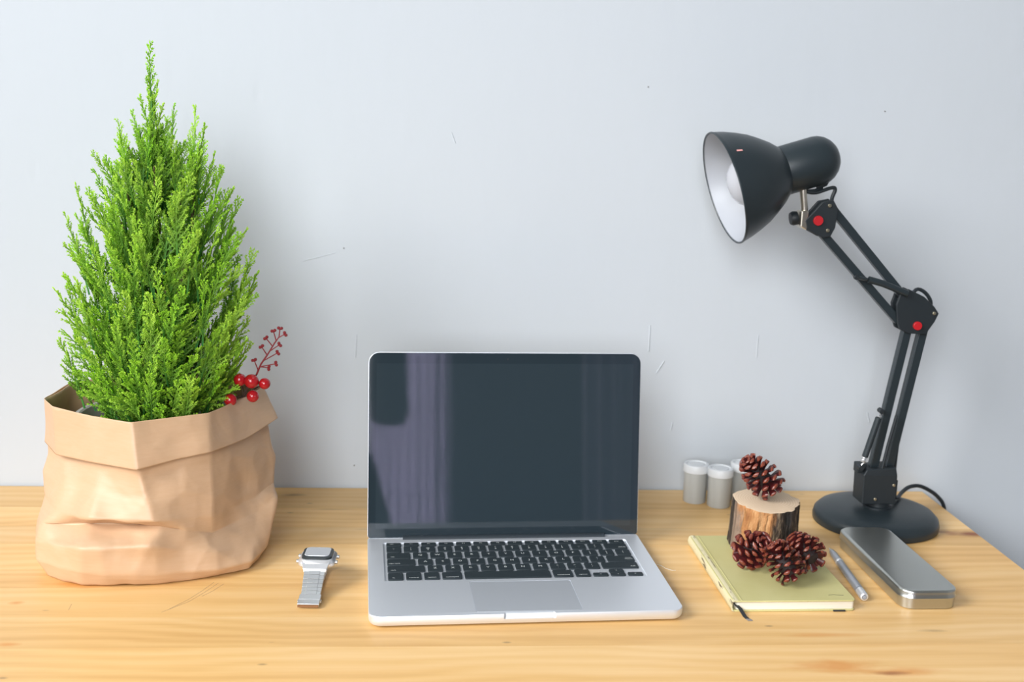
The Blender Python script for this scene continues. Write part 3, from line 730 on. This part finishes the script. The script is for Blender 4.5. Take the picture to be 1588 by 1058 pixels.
# bracelet links, front run down to the clasp then back under
front = [(2.6, 19.4), (-1.9, 17.2), (-6.3, 14.8), (-10.6, 12.4), (-14.8, 10.1), (-19, 8.0), (-23, 6.2)]
def slab(p, q, wd, th):
    (y0, z0), (y1, z1) = p, q; dy, dz = y1 - y0, z1 - z0; l = math.hypot(dy, dz); ny, nz = -dz / l * th / 2, dy / l * th / 2
    ey, ez = dy / l * .25, dz / l * .25
    y0 += ey; z0 += ez; y1 -= ey; z1 -= ez
    return [[(-wd, y0 - ny, z0 - nz), (-wd, y0 + ny, z0 + nz), (-wd, y1 + ny, z1 + nz), (-wd, y1 - ny, z1 - nz)], [(wd, y0 - ny, z0 - nz), (wd, y0 + ny, z0 + nz), (wd, y1 + ny, z1 + nz), (wd, y1 - ny, z1 - nz)]]
for i in range(len(front) - 1):
    wd = 10.2 - i * .18
    MB().loops(slab(front[i], front[i+1], wd, 2.4)).build('link', M['steel'], wt, smooth=0, bevel=.35)
    b = MB(); dy, dz = front[i+1][0] - front[i][0], front[i+1][1] - front[i][1]; l = math.hypot(dy, dz); ny, nz = dz / l * .5, -dy / l * .5
    b.loops(slab((front[i][0] + ny * 1.0, front[i][1] + nz), (front[i+1][0] + ny, front[i+1][1] + nz), 5.4, 2.5)).build('centre_link', M['steel'], wt, smooth=0, bevel=.3)
clasp = [(-23, 6.2), (-31, 4.4), (-40, 3.2)]
b = MB()
for p, q in zip(clasp, clasp[1:]): b.loops(slab(p, q, 10.3, 3.0))
b.build('clasp', M['steel'], wt, smooth=0, bevel=.4)
MB().loops(slab((-40, 2.9), (-41.2, 2.7), 9.8, 2.6)).build('clasp_edge', M['clasp_edge'], wt, smooth=0)
for s_ in (-1, 1): MB().box((s_ * 10.3 - .5, -33, 3.0), (s_ * 10.3 + .9 * s_ + .0, -29, 4.6)).build('clasp_button', M['steel'], wt, smooth=0)
back = [(47.4, 19.2), (51.6, 16.6), (54.4, 13.4), (56, 10.6), (54, 6), (50, 2.6), (45, 1.4), (36, 1.3), (26, 1.3), (16, 1.3), (6, 1.3), (-4, 1.3), (-14, 1.3), (-24, 1.35), (-33, 1.6)]
for p, q in zip(back, back[1:]): MB().loops(slab(p, q, 6.0, 2.0)).build('link', M['steel'], wt, smooth=0, bevel=.3)

# ------------------------------------------------------------------ film canisters
def canister(label, x, y, group='film canisters by the wall'):
    t = thing('film_canister', label, 'canister', (x, y, 0), 0, group)
    MB().lathe([(14.2, 0), (14.8, .8), (15.2, 40), (15.2, 42)], 36).build('body', M['film'], t)
    MB().lathe([(15.6, 40.5), (16.6, 41), (16.8, 50), (16, 51.2), (13.2, 51.4), (12.6, 50), (10.6, 50.0), (10, 50.9), (.3, 50.9)], 36).build('lid', M['film_lid'], t)
    return t
canister('frosted grey film canister nearest the laptop, the leftmost by the wall', 366.8, 1440)
canister('frosted grey film canister in front of the other two, beside the wood stump', 394.6, 1422.6)
canister('film canister mostly hidden behind the stump and the upright pinecone', 431.2, 1446)

# ------------------------------------------------------------------ notebook
nb = thing('notebook', 'olive yellow hardcover notebook lying under the pinecones and stump', 'notebook', (390, 1189, 0), R(.8))
w_, d_, hh = 130, 186, 12.0
b = MB(); b.loops([rrect(1.5, 0, w_ - 5, d_ - 4, 3, 1.8, 3), rrect(1.5, 0, w_ - 5, d_ - 4, 3, hh - 1.6, 3)]); b.build('page_block', M['page'], nb, smooth=30)
def cover(z0, z1):
    b = MB(); b.loops([rrect(0, 0, w_, d_, 5, z0, 4), rrect(0, 0, w_, d_, 5, z1, 4)]); return b.build('cover', M['cover'], nb, smooth=30, bevel=.5)
cover(.1, 1.8); cover(hh - 1.6, hh)
b = MB(); pr = [(-w_/2 + 5.5, hh + .25), (-w_/2 + 1.5, hh + .2), (-w_/2 - .8, hh - 1.2), (-w_/2 - 2.0, hh / 2), (-w_/2 - .8, 1.2), (-w_/2 + 1.5, .06)]
inn = [(-w_/2 + 5.5, hh - .3), (-w_/2 + 1.7, hh - .6), (-w_/2 + .5, hh - 2), (-w_/2 - .6, hh / 2), (-w_/2 + .5, 2), (-w_/2 + 1.7, .7)]
ring = lambda y: [(x, y, z) for x, z in pr] + [(x, y, z) for x, z in inn[::-1]]
b.loops([ring(-d_/2 + .2), ring(d_/2 - .2)]); b.build('spine', M['spine'], nb, smooth=50)
b = MB(); b.box((-w_/2 + 8.6, -d_/2 + .4, hh - .1), (-w_/2 + 10.2, d_/2 - .4, hh + .45)); b.build('hinge_groove', M['cover'], nb, smooth=0, bevel=.3)
def strip(pts, wd, th):
    rings = []
    for p in pts:
        x, y, z = p; rings.append([(x - wd/2, y, z - th), (x + wd/2, y, z - th), (x + wd/2, y, z), (x - wd/2, y, z)])
    return MB().loops(rings)
strip([(-60, -70, 6), (-60, -93.4, 6.6), (-58.6, -97, 6.0), (-57, -101.5, 3.4), (-55.6, -106, 1.2), (-54, -111, .7)], 4.2, .4).build('bookmark_ribbon', M['ribbon'], nb, smooth=30)
strip([(-54, -111, 1.0), (-52.6, -115, 1.0)], 4.6, .7).build('ribbon_end', M['ribbon_end'], nb, smooth=0)
MB().box((41, -94.6, .1), (54, -92.6, 1.7)).build('elastic_band', M['ribbon'], nb, smooth=0, bevel=.5)

MB().tube([(40, -80, hh + .02), (46, -79.4, hh + .03), (50, -80.2, hh + .03), (56, -80.6, hh + .02)], .25, 4).build('pen_mark', M['ribbon'], nb)
thr = thing('thread', 'short pale thread lying on the desk beside the laptop', 'thread', (280, 1208, 0))
MB((280, 1208, 0)).tube([(273, 1221, .4), (278, 1216, .5), (281, 1209, .4), (287, 1203, .7), (291, 1204, .4)], .35, 5).build('strand', M['page'], thr)
# ------------------------------------------------------------------ stump
st = thing('wood_stump', 'short sawn wood stump with peeling bark on the notebook', 'wood stump', (402, 1250, 12.5))
st.rotation_euler = (R(3), 0, 0)
rs = random.Random(3); n = 72; rings = []
def stump_r(a, t):
    r_ = 38.0 + 1.2 * math.sin(3 * a + .6) + .8 * math.sin(7 * a + 2) + .4 * math.sin(17 * a)
    fl = (1 - t) ** 2.4
    da = math.atan2(math.sin(a - R(222)), math.cos(a - R(222)))
    r_ += fl * (15.5 * math.exp(-(da / .33) ** 2) + 1.5)
    for a0, dp, wd in ((R(206), 3.2, .06), (R(318), 2.6, .12), (R(345), 2.0, .08), (R(290), 1.6, .07), (R(20), 2.5, .1), (R(250), 1.2, .05)):
        x = math.atan2(math.sin(a - a0 - .12 * (t - .5)), math.cos(a - a0 - .12 * (t - .5))); r_ -= dp * math.exp(-(x / wd) ** 2)
    return r_
H = 55
for j in range(11):
    t = j / 10; ring_ = []
    for i in range(n):
        a = 2 * math.pi * i / n; r_ = stump_r(a, t) * (1.0 if j < 10 else .985) + rs.uniform(-.25, .25)
        ring_.append((r_ * math.cos(a), r_ * math.sin(a), H * t))
    rings.append(ring_)
MB().loops(rings, cap1=False).build('bark', M['bark'], st, smooth=50)
topr = [(x * .992, y * .992, z + .02) for x, y, z in rings[-1]]; t2 = [(x * .93, y * .93, z + .9) for x, y, z in rings[-1]]
MB().loops([rings[-1], t2], cap0=False).build('sawn_top', M['sawn'], st, smooth=30)

# ------------------------------------------------------------------ pinecones
def scale_mesh():
    b = MB()                                     # grows along +Z away from the axis; its outer (lower) face looks to -Y
    L_ = 16.0
    sec = [(0, 2.2, .8, 0), (.4, 3.6, 1.0, -.1), (.72, 5.0, 1.3, -.3), (.86, 5.5, 2.0, -.7), (.95, 4.8, 2.2, -1.0), (1.0, 3.0, 1.2, -1.0)]
    rings = []
    for t, wx, ty, by in sec:
        z = t * L_
        rings.append([(-wx, by, z), (-wx * .55, by - ty, z), (wx * .55, by - ty, z), (wx, by, z), (wx * .5, by + ty * .7, z), (-wx * .5, by + ty * .7, z)])
    b.loops(rings[:4], 0, cap0=True, cap1=False)
    b.loops(rings[3:], 1, cap0=False, cap1=True)
    b.add([(-1.3, -2.9, L_ * .88), (1.3, -2.9, L_ * .88), (0, -3.1, L_ * .97), (0, -4.3, L_ * .92)], [(0, 1, 3), (1, 2, 3), (2, 0, 3)], 1)
    o = b.build('scale', [M['cone_scale'], M['cone_tip']], None, smooth=45, recalc=True); me = o.data; bpy.data.objects.remove(o); return me
SCM = scale_mesh()
def interp(tab, u):
    for (a, va), (b_, vb) in zip(tab, tab[1:]):
        if a <= u <= b_: return va + (vb - va) * (u - a) / (b_ - a)
    return tab[-1][1]
ENV = [(0, .50), (.10, .86), (.28, 1.0), (.5, .92), (.72, .70), (.9, .42), (1, .26)]
OPEN = [(0, 150), (.10, 118), (.28, 92), (.5, 70), (.72, 48), (.9, 24), (1, 10)]
def pinecone(label, x, y, zrest, d, N=60, length=46, rad=24, roll=0.0, seed=1, size=1.0):
    rr = random.Random(seed)
    t = thing('pinecone', label, 'pinecone', (x, y, zrest), 0, 'dark red pinecones')
    Q = align(d, roll=roll).to_3x3()
    core = [(0, .30), (.15, .42), (.4, .40), (.7, .26), (1, .06)]
    prof = [(.5, length * .06)] + [(rad * interp(core, u), length * (.08 + .84 * u)) for u in (0, .1, .25, .45, .65, .85, 1)] + [(.4, length * .94)]
    pieces = []
    for i in range(N):
        u = ((i + .5) / N) ** .92; a = i * 2.399963 + rr.uniform(-.06, .06)
        open_ = R(interp(OPEN, u) + rr.uniform(-5, 5)); env = rad * interp(ENV, u); cr_ = rad * interp(core, u) * .75
        s_ = max(.58, min(1.05, (env - cr_) / (16.0 * max(.5, abs(math.sin(open_)))))) * rr.uniform(.94, 1.06) * size
        rad_v = Vector((math.cos(a), math.sin(a), 0)); tang = Vector((-math.sin(a), math.cos(a), 0)); ax = Vector((0, 0, 1))
        dirv = rad_v * math.sin(open_) + ax * math.cos(open_)
        low = rad_v * math.cos(open_) - ax * math.sin(open_)      # outer face of the scale: toward the base when spread, outwards when shut
        Yv = -low; Xv = Yv.cross(dirv)
        pieces.append((Q @ (rad_v * cr_ + ax * (length * (.06 + .86 * u) - 4 * math.cos(open_))), Q @ Matrix((Xv, Yv, dirv)).transposed(), s_))
    ctr = Q @ Vector((0, 0, length * .45))
    zmin = min((p + (B @ Vector(v.co) * 1000 * s_)).z for p, B, s_ in pieces for v in SCM.vertices)
    shift = Vector((-ctr.x, -ctr.y, -zmin + .2))
    b = MB(); b.lathe(prof, 14, M=Matrix.Translation(shift) @ Q.to_4x4()); b.build('core', M['cone_dark'], t)
    for p, B, s_ in pieces:
        o = bpy.data.objects.new('scale', SCM); COL.objects.link(o); o.parent = t
        o.matrix_local = Matrix.Translation((p + shift) * .001) @ B.to_4x4() @ Matrix.Scale(s_, 4)
    return t
pinecone('pinecone leaning on top of the wood stump with its tip up', 393, 1247, 68.6, (-.62, -.10, .66), N=66, length=53, rad=22.5, seed=2, roll=.4, size=.92)
pinecone('leftmost pinecone on the notebook, showing wide flat red scales in front of the stump', 368, 1176, 12.3, (.30, -.66, .60), N=54, length=36, rad=22.5, seed=3, roll=1.0, size=.95)
pinecone('front pinecone on the notebook, lying between the other two', 391, 1139, 12.3, (-.45, .25, .66), N=58, length=42, rad=21.5, seed=4, roll=2.2, size=.9)
pinecone('rightmost pinecone on the notebook, its base turned toward the pen', 425, 1174, 12.3, (-.40, .80, .28), N=66, length=38, rad=22.5, seed=5, roll=.8, size=.9)

# ------------------------------------------------------------------ pen
pen = thing('mechanical_pencil', 'slim silver mechanical pencil between the notebook and the metal tin', 'pencil', (480, 1190, 0))
p0, p1 = Vector((487.4, 1265, 3.0)), Vector((474.2, 1119, 5.0)); ax_ = (p1 - p0).normalized(); PL = (p1 - p0).length
PM = Matrix.Translation(p0) @ align(ax_); PO = (480, 1190, 0)
MB(PO).lathe([(.5, 0), (.6, 4), (1.5, 5), (2.3, 11), (3.0, 12)], 20, M=PM).build('tip', M['chrome'], pen)
MB(PO).lathe([(3.0, 12), (4.0, 22), (4.35, 44)], 20, M=PM).build('grip', M['pen'], pen)
MB(PO).lathe([(4.6, 44), (4.6, 48)], 20, M=PM).build('ring', M['chrome'], pen, bevel=.3)
MB(PO).lathe([(4.3, 48), (4.6, 80), (4.6, PL - 20)], 20, M=PM).build('barrel', M['pen'], pen)
MB(PO).lathe([(3.8, PL - 20), (3.8, PL - 18)], 20, M=PM).build('groove', M['rubber'], pen)
MB(PO).lathe([(4.7, PL - 18), (4.8, PL - 4), (4.2, PL - 1.5), (2.6, PL - 1), (2.4, PL - 2.2), (.2, PL - 2.2)], 20, M=PM).build('cap', M['chrome'], pen)
MB(PO).lathe([(2.2, PL - 2.1), (2.1, PL - .4), (.3, PL - .2)], 16, M=PM).build('push_button', M['pen_dark'], pen)

# ------------------------------------------------------------------ tin
tin = thing('pencil_tin', 'brushed metal pencil tin with rounded corners in front of the lamp base', 'tin', (535.5, 1193, 0), R(1.0))
b = MB(); b.loops([rrect(0, 0, 58, 184, 13, 0.1, 8), rrect(0, 0, 61, 187, 14.5, 1.2, 8), rrect(0, 0, 61.4, 187.4, 14.6, 12.4, 8)]); b.build('tin_body', M['tin'], tin, smooth=30)
b = MB(); b.loops([rrect(0, 0, 62.6, 188.6, 15, 12.4, 8), rrect(0, 0, 63.6, 189.6, 15.2, 12.0, 8), rrect(0, 0, 63.9, 189.9, 15.4, 12.9, 8), rrect(0, 0, 62.8, 188.8, 15, 13.6, 8), rrect(0, 0, 62.8, 188.8, 15, 18.4, 8), rrect(0, 0, 61.6, 187.6, 14.4, 20.2, 8), rrect(0, 0, 58.4, 184.4, 12.8, 21.3, 8), rrect(0, 0, 55, 181, 11, 21.4, 8)]); b.build('tin_lid', M['tin'], tin, smooth=50)

# ------------------------------------------------------------------ desk lamp
LO = (580, 1360, 0)
lamp = thing('desk_lamp', 'black jointed desk lamp with a bowl shade and red joint caps', 'desk lamp', LO)
def LB(): return MB(LO)
Y0 = 1350
def P(x, z, y=Y0): return Vector((x, y, z))
LB().lathe([(74, 0), (76.5, 1), (77, 6), (75.5, 12), (70, 17.5), (58, 21.5), (40, 24.2), (20, 25.5), (.5, 25.8)], 64, M=Matrix.Translation((580, 1361, 0))).build('lamp_base', M['black'], lamp, smooth=50)
LB().lathe([(17, 20), (17, 27), (14, 28), (13.5, 36)], 32, M=Matrix.Translation((576.5, 1350, 0))).build('swivel_collar', M['black_soft'], lamp)
b = LB(); b.loops([[(550, 1334, 33), (593, 1334, 33), (593, 1366, 33), (550, 1366, 33)], [(549, 1334, 70), (592, 1334, 70), (592, 1366, 70), (549, 1366, 70)], [(553, 1335, 77), (590, 1335, 80), (590, 1365, 80), (553, 1365, 77)]])
b.box((590, 1342, 40), (597, 1358, 62)); b.box((544, 1343, 70), (556, 1357, 82))
b.build('arm_bracket', M['black_soft'], lamp, smooth=0, bevel=1.2)
def bar(p, q, wd, th, y, name='arm_bar'):
    p = Vector(p); q = Vector(q); d = (q - p).normalized(); s_ = Vector((d.z, 0, -d.x)) * wd / 2; yy = Vector((0, th / 2, 0))
    c0 = [p + s_ + yy, p - s_ + yy, p - s_ - yy, p + s_ - yy]; c1 = [q + s_ + yy, q - s_ + yy, q - s_ - yy, q + s_ - yy]
    return LB().loops([c0, c1]).build(name, M['black'], lamp, smooth=0, bevel=.8)
bar(P(565, 70), P(592, 253), 10.5, 10, 0); bar(P(584.5, 70), P(612, 253), 10.5, 10, 0)
bar(P(488, 392), P(584, 290), 9.5, 10, 0); bar(P(473, 368), P(579, 261), 9.5, 10, 0)
def plate(pts, y0, y1, name, mt):
    b = LB(); b.loops([[(x, y0, z) for x, z in pts], [(x, y1, z) for x, z in pts]]); return b.build(name, mt, lamp, smooth=0, bevel=1.0)
for y0, y1 in ((Y0 - 9.5, Y0 - 5.8), (Y0 + 5.8, Y0 + 9.5)):
    plate([(575, 262), (579, 252), (590, 247), (612, 246), (622, 262), (626, 272), (620, 280), (606, 292), (586, 301), (576, 296), (572, 282)], y0, y1, 'elbow_plate', M['black_soft'])
    plate([(462, 391), (471, 402), (484, 405), (491, 394), (489, 372), (484, 361), (474, 360), (456, 369), (452, 380)], y0, y1, 'head_plate', M['black_soft'])
def pin(x, z, r_, y0, y1, name, mt, n=16):
    return LB().tube([(x, y0, z), (x, y1, z)], r_, n).build(name, mt, lamp, bevel=.4)
pin(600, 257, 5.2, Y0 - 9.4, Y0 - 13, 'red_cap', M['red'], 20); pin(467, 380.2, 5.8, Y0 - 9.4, Y0 - 13, 'red_cap', M['red'], 20)
for x, z in ((619.5, 272.4), (479.6, 398), (479.7, 369)):
    pin(x, z, 2.3, Y0 - 9.4, Y0 - 11.5, 'bolt', M['brass'], 6)
for x, z in ((588, 58), (566, 40)): pin(x, z, 2.0, Y0 - 15.8, Y0 - 17.6, 'bolt', M['brass'], 6)
# springs in sleeves beside the lower arm, the short one over the upper arm, with pegs
pin(565, 151, 3.2, Y0 - 15, Y0 - 6, 'spring_peg', M['black_soft']); pin(546, 79, 3.6, Y0 - 15, Y0 - 4, 'spring_peg', M['black_soft']); pin(519, 314.5, 3.2, Y0 - 14, Y0 - 9, 'spring_peg', M['black_soft'])
def spring(p, q, r_, turns):
    p = Vector(p); q = Vector(q); d = (q - p); L_ = d.length; Mx = Matrix.Translation(p) @ align(d); pts = []
    k = turns * 10
    for i in range(k + 1):
        a = 2 * math.pi * i / 10; pts.append(Mx @ Vector((r_ * math.cos(a), r_ * math.sin(a), 5 + (L_ - 10) * i / k)))
    b = LB(); b.tube(pts, .85, 5); b.tube([p, Mx @ Vector((0, 0, 3)), pts[0]], .7, 5); b.tube([pts[-1], Mx @ Vector((0, 0, L_ - 3)), q], .7, 5)
    return b.build('spring', M['steel'], lamp)
def sleeve(p, q, r_):
    p = Vector(p); q = Vector(q); d = (q - p).normalized()
    return LB().tube([p, q], r_, 16).build('spring_sleeve', M['black'], lamp, bevel=.5)
spring((546, 1337, 81), (564, 1337, 150), 2.4, 26); sleeve((549.5, 1337, 93), (562, 1337, 143), 3.9)
spring((572, 1363, 80), (584, 1363, 146), 2.4, 24)
LB().tube([(584.6, 1338, 145), (578, 1338, 110), (572.6, 1338, 76)], 2.0, 8).build('tension_rod', M['black_soft'], lamp)
LB().tube([(519, 1338, 314.5), (532, 1338, 312)], 2.2, 8).tube([(534, 1338, 312), (552, 1338, 307.5), (583, 1338, 296)], 4.2, 12).build('upper_spring_sleeve', M['black'], lamp)
# post and clamp
LB().tube([(448.5, 1350, 423), (453.6, 1350, 389)], 4.2, 16).build('post', M['post'], lamp)
b = LB(); b.loops([[(447, 1341, 391), (456, 1341, 391), (456, 1359, 391), (447, 1359, 391)], [(447, 1341, 372), (455, 1341, 368), (455, 1359, 368), (447, 1359, 372)]]); b.build('clamp', M['post'], lamp, smooth=0, bevel=1.5)
LB().lathe([(3, 0), (8, 1), (8.5, 6), (7, 9), (.5, 9.4)], 18, M=Matrix.Translation((446, 1350, 382)) @ align((-1, 0, -.15))).build('wing_knob', M['black_soft'], lamp)
# shade: axis runs from the open mouth back to the switch housing
vr = Vector((.298, .9535, -.043)).normalized(); rr_ = Vector((.954, -.298, .032)).normalized(); uu_ = rr_.cross(vr).normalized()
axv = (rr_ * (math.cos(R(17.5)) * math.cos(R(18.5))) + uu_ * (math.sin(R(17.5)) * math.cos(R(18.5))) + vr * math.sin(R(18.5))).normalized()
neck = P(424, 435.5, 1356)
SMx = Matrix.Translation(neck) @ align(axv)
outer = [(65.2, -70.6), (65.8, -72), (67.2, -72), (67.6, -70.4), (66.6, -68), (63.8, -57), (59.4, -45), (53.6, -32), (46.5, -20.5), (38.4, -9), (31.2, -1), (28.6, 1.5)]
MBo = LB(); MBo.lathe(outer, 64, M=SMx, close=False); sh = MBo.build('shade', M['black'], lamp, smooth=60)
inner_p = [(65.4, -71.2), (65.0, -69), (62.4, -57), (58.0, -45), (52.3, -32), (45.2, -20.5), (37.2, -9.5), (29, -2), (.5, -1.5)]
LB().lathe(inner_p, 64, M=SMx, close=False).build('shade_lining', M['white_enamel'], lamp, smooth=60)
hp = [(28.4, 0), (29.2, 2), (29.2, 44)] + [(29.2 * math.cos(R(a)), 44 + 27 * math.sin(R(a))) for a in (15, 30, 45, 60, 75, 88)]
LB().lathe(hp, 48, M=SMx).build('switch_housing', M['black'], lamp, smooth=60)
bp = [(12, -1), (13, -10), (17, -19), (24, -28), (28.5, -37), (29.5, -44), (28, -51), (23.5, -57.5), (15.5, -63), (6, -65.8), (.4, -66.2)]
LB().lathe(bp, 36, M=SMx).build('bulb', M['bulb'], lamp, smooth=60)
LB().lathe([(15, -1.6), (15, -7), (12.5, -8)], 24, M=SMx).build('bulb_socket', M['white_enamel'], lamp)
# housing foot and the cord loop at the head
b = LB(); b.loops([[(466, 1350, 424), (482, 1350, 428), (482, 1362, 428), (466, 1362, 424)], [(469, 1352, 416), (479, 1352, 420), (479, 1360, 420), (469, 1360, 416)]]); b.build('cord_grommet', M['black_soft'], lamp, smooth=0, bevel=1)
def smooth_path(pts, k=6):
    pts = [Vector(p) for p in pts]; out = []
    for i in range(len(pts) - 1):
        a = pts[max(i-1, 0)]; b_ = pts[i]; c_ = pts[i+1]; d_ = pts[min(i+2, len(pts)-1)]
        for j in range(k):
            t = j / k; out.append(.5 * ((2*b_) + (c_-a)*t + (2*a-5*b_+4*c_-d_)*t*t + (3*b_-a-3*c_+d_)*t**3))
    out.append(pts[-1]); return out
LB().tube(smooth_path([(474, 1356, 418), (464, 1352, 414), (455, 1351, 413), (466, 1351, 412), (484, 1352, 418), (489, 1352, 416), (486, 1352, 404), (492, 1354, 392), (540, 1356, 340), (586, 1356, 292), (604, 1357, 299), (618, 1357, 290), (622, 1357, 274), (612, 1357, 230), (600, 1357, 140), (597, 1357, 66), (600, 1360, 45)]), 2.3, 8).build('head_cord', M['black_soft'], lamp)
LB().tube(smooth_path([(594, 1352, 50), (603, 1362, 34), (614, 1376, 28.6), (628, 1398, 27), (645, 1415, 29), (663, 1424, 27.5), (681, 1428, 19), (693, 1430, 10), (702, 1432, -1), (706, 1434, -20), (708, 1436, -80), (708, 1440, -400)]), 2.6, 8).build('power_cord', M['black_soft'], lamp)
def on_shade(ang, zs, rs):                       # point and frame on the outer shade surface
    n_ = SMx.to_3x3() @ Vector((math.cos(ang), math.sin(ang), 0)); return SMx @ Vector((rs * math.cos(ang), rs * math.sin(ang), zs)), n_
to_cam = (SMx.to_3x3().inverted() @ (Vector((0, 0, 497.7)) - neck)); ac = math.atan2(to_cam.y, to_cam.x)
up_l = SMx.to_3x3().inverted() @ Vector((0, 0, 1)); au = math.atan2(up_l.y, up_l.x)
am = ac + math.atan2(math.sin(au - ac), math.cos(au - ac)) * .42
rows_ = []
for zs, rs in ((-61, 65.4), (-54, 63.2)):
    rows_.append((on_shade(am - .016, zs, rs)[0], on_shade(am + .016, zs, rs)[0], on_shade(am + .016, zs, rs - .6)[0], on_shade(am - .016, zs, rs - .6)[0]))
LB().loops(rows_).build('sticker', M['sticker'], lamp, smooth=0)
b

# ------------------------------------------------------------------ unseen shapes added behind the camera to make the screen's reflection
def backdrop(edge0, edge1, label, seed, mt='backdrop'):  # hanging cloth added to put lilac into the screen reflection
    """edge0 / edge1: (z, x) down the two sides; the cloth hangs in folds between them"""
    b = MB((0, 0, -750)); n_ = 70; rings = []
    def at(e, z):
        for (za, xa), (zb, xb) in zip(e, e[1:]):
            if za >= z >= zb: return xa + (xb - xa) * (za - z) / (za - zb)
        return e[-1][1]
    for z in (960, 500, 250, 100, 0, -100, -200, -300, -450, -700):
        x0_, x1_ = at(edge0, z), at(edge1, z)
        fr = [(x0_ + (x1_ - x0_) * i / n_, -1820 + 16 * math.sin(i * .75) + 7 * math.sin(i * .31 + seed)) for i in range(n_ + 1)]
        rings.append([(x, y, z) for x, y in fr] + [(x, y - 2, z) for x, y in fr[::-1]])
    b.loops(rings)
    t = thing('backdrop', label, 'backdrop', (0, 0, -750)); b.build('cloth', M[mt], t, smooth=60)
    z_ = 968; xs = [at(edge0, 960) - 40, at(edge1, 960) + 40]
    MB((0, 0, -750)).tube([(xs[0], -1820, z_), (xs[1], -1820, z_)], 9, 12).build('backdrop_rod', M['black'], t)
    for x in xs: MB((0, 0, -750)).tube([(x, -1820, z_), (x, -1899, z_)], 7, 10).build('rod_bracket', M['black'], t)
    return t
backdrop([(960, 118), (-700, 118)], [(960, 430), (-700, 432)], 'thin lilac curtain added for the screen reflection, the nearer to the plant', 1)
backdrop([(960, 955), (-700, 950)], [(960, 1200), (-700, 1195)], 'pale lilac curtain added to reflect faintly at the far edge of the screen', 2, 'opaque_backdrop')
# dark shape added on the rod, for the rounded blot in the screen reflection
hb = thing('hanging_silhouette', 'dark shape added to reflect as a rounded blot on the screen', 'bag', (190, -1740, 135))
rings = []
for z, w0, w1, t_ in ((137, 175, 225, 8), (143, 150, 248, 22), (160, 128, 260, 36), (190, 118, 266, 44), (260, 112, 264, 44), (340, 112, 262, 36), (420, 118, 256, 22), (450, 130, 246, 10)):
    c_ = (w0 + w1) / 2; rings.append([(c_ + (w1 - w0) / 2 * math.cos(2*math.pi*k/28), -1740 + t_ * math.sin(2*math.pi*k/28), z) for k in range(28)])
MB((190, -1740, 135)).loops(rings).build('cloth', M['rubber'], hb, smooth=60)
for y in (-1752, -1728):
    MB((190, -1740, 135)).tube(smooth_path([(135, y, 440), (150, y - 4, 700), (175, -1812 + (y + 1740) * .5, 965), (188, -1820 + (y + 1740) * .6, 982), (200, -1812 + (y + 1740) * .5, 965), (225, y - 4, 700), (240, y, 440)]), 6, 8).build('strap', M['rubber'], hb)
ch = thing('silhouette', 'dark armchair added to reflect as a slanting shape low on the screen', 'silhouette', (-100, -1500, -750))
OC = (-100, -1500, -750)  # chair form added only for its dark slant in the screen reflection
rings = []
for z, x1_ in ((-420, 262), (-260, 205), (-80, 160), (20, 132), (50, 96), (60, 40)):
    w_ = x1_ + 420; k_ = rrect(x1_ - w_ / 2, -1590 - (z + 420) * .12, w_, 110, 40, z, 5); rings.append(k_)
MB(OC).loops(rings).build('backrest', M['rubber'], ch, smooth=60)
MB(OC).loops([rrect(-80, -1330, 620, 520, 60, -430, 5), rrect(-80, -1330, 640, 540, 60, -410, 5), rrect(-80, -1330, 640, 540, 60, -310, 5), rrect(-80, -1330, 600, 500, 60, -290, 5)]).build('seat', M['rubber'], ch, smooth=50)
for x in (-340, 180):
    for y in (-1560, -1110): MB(OC).lathe([(16, -750), (24, -430)], 14, M=Matrix.Translation((x, y, 0))).build('leg', M['pine'], ch)
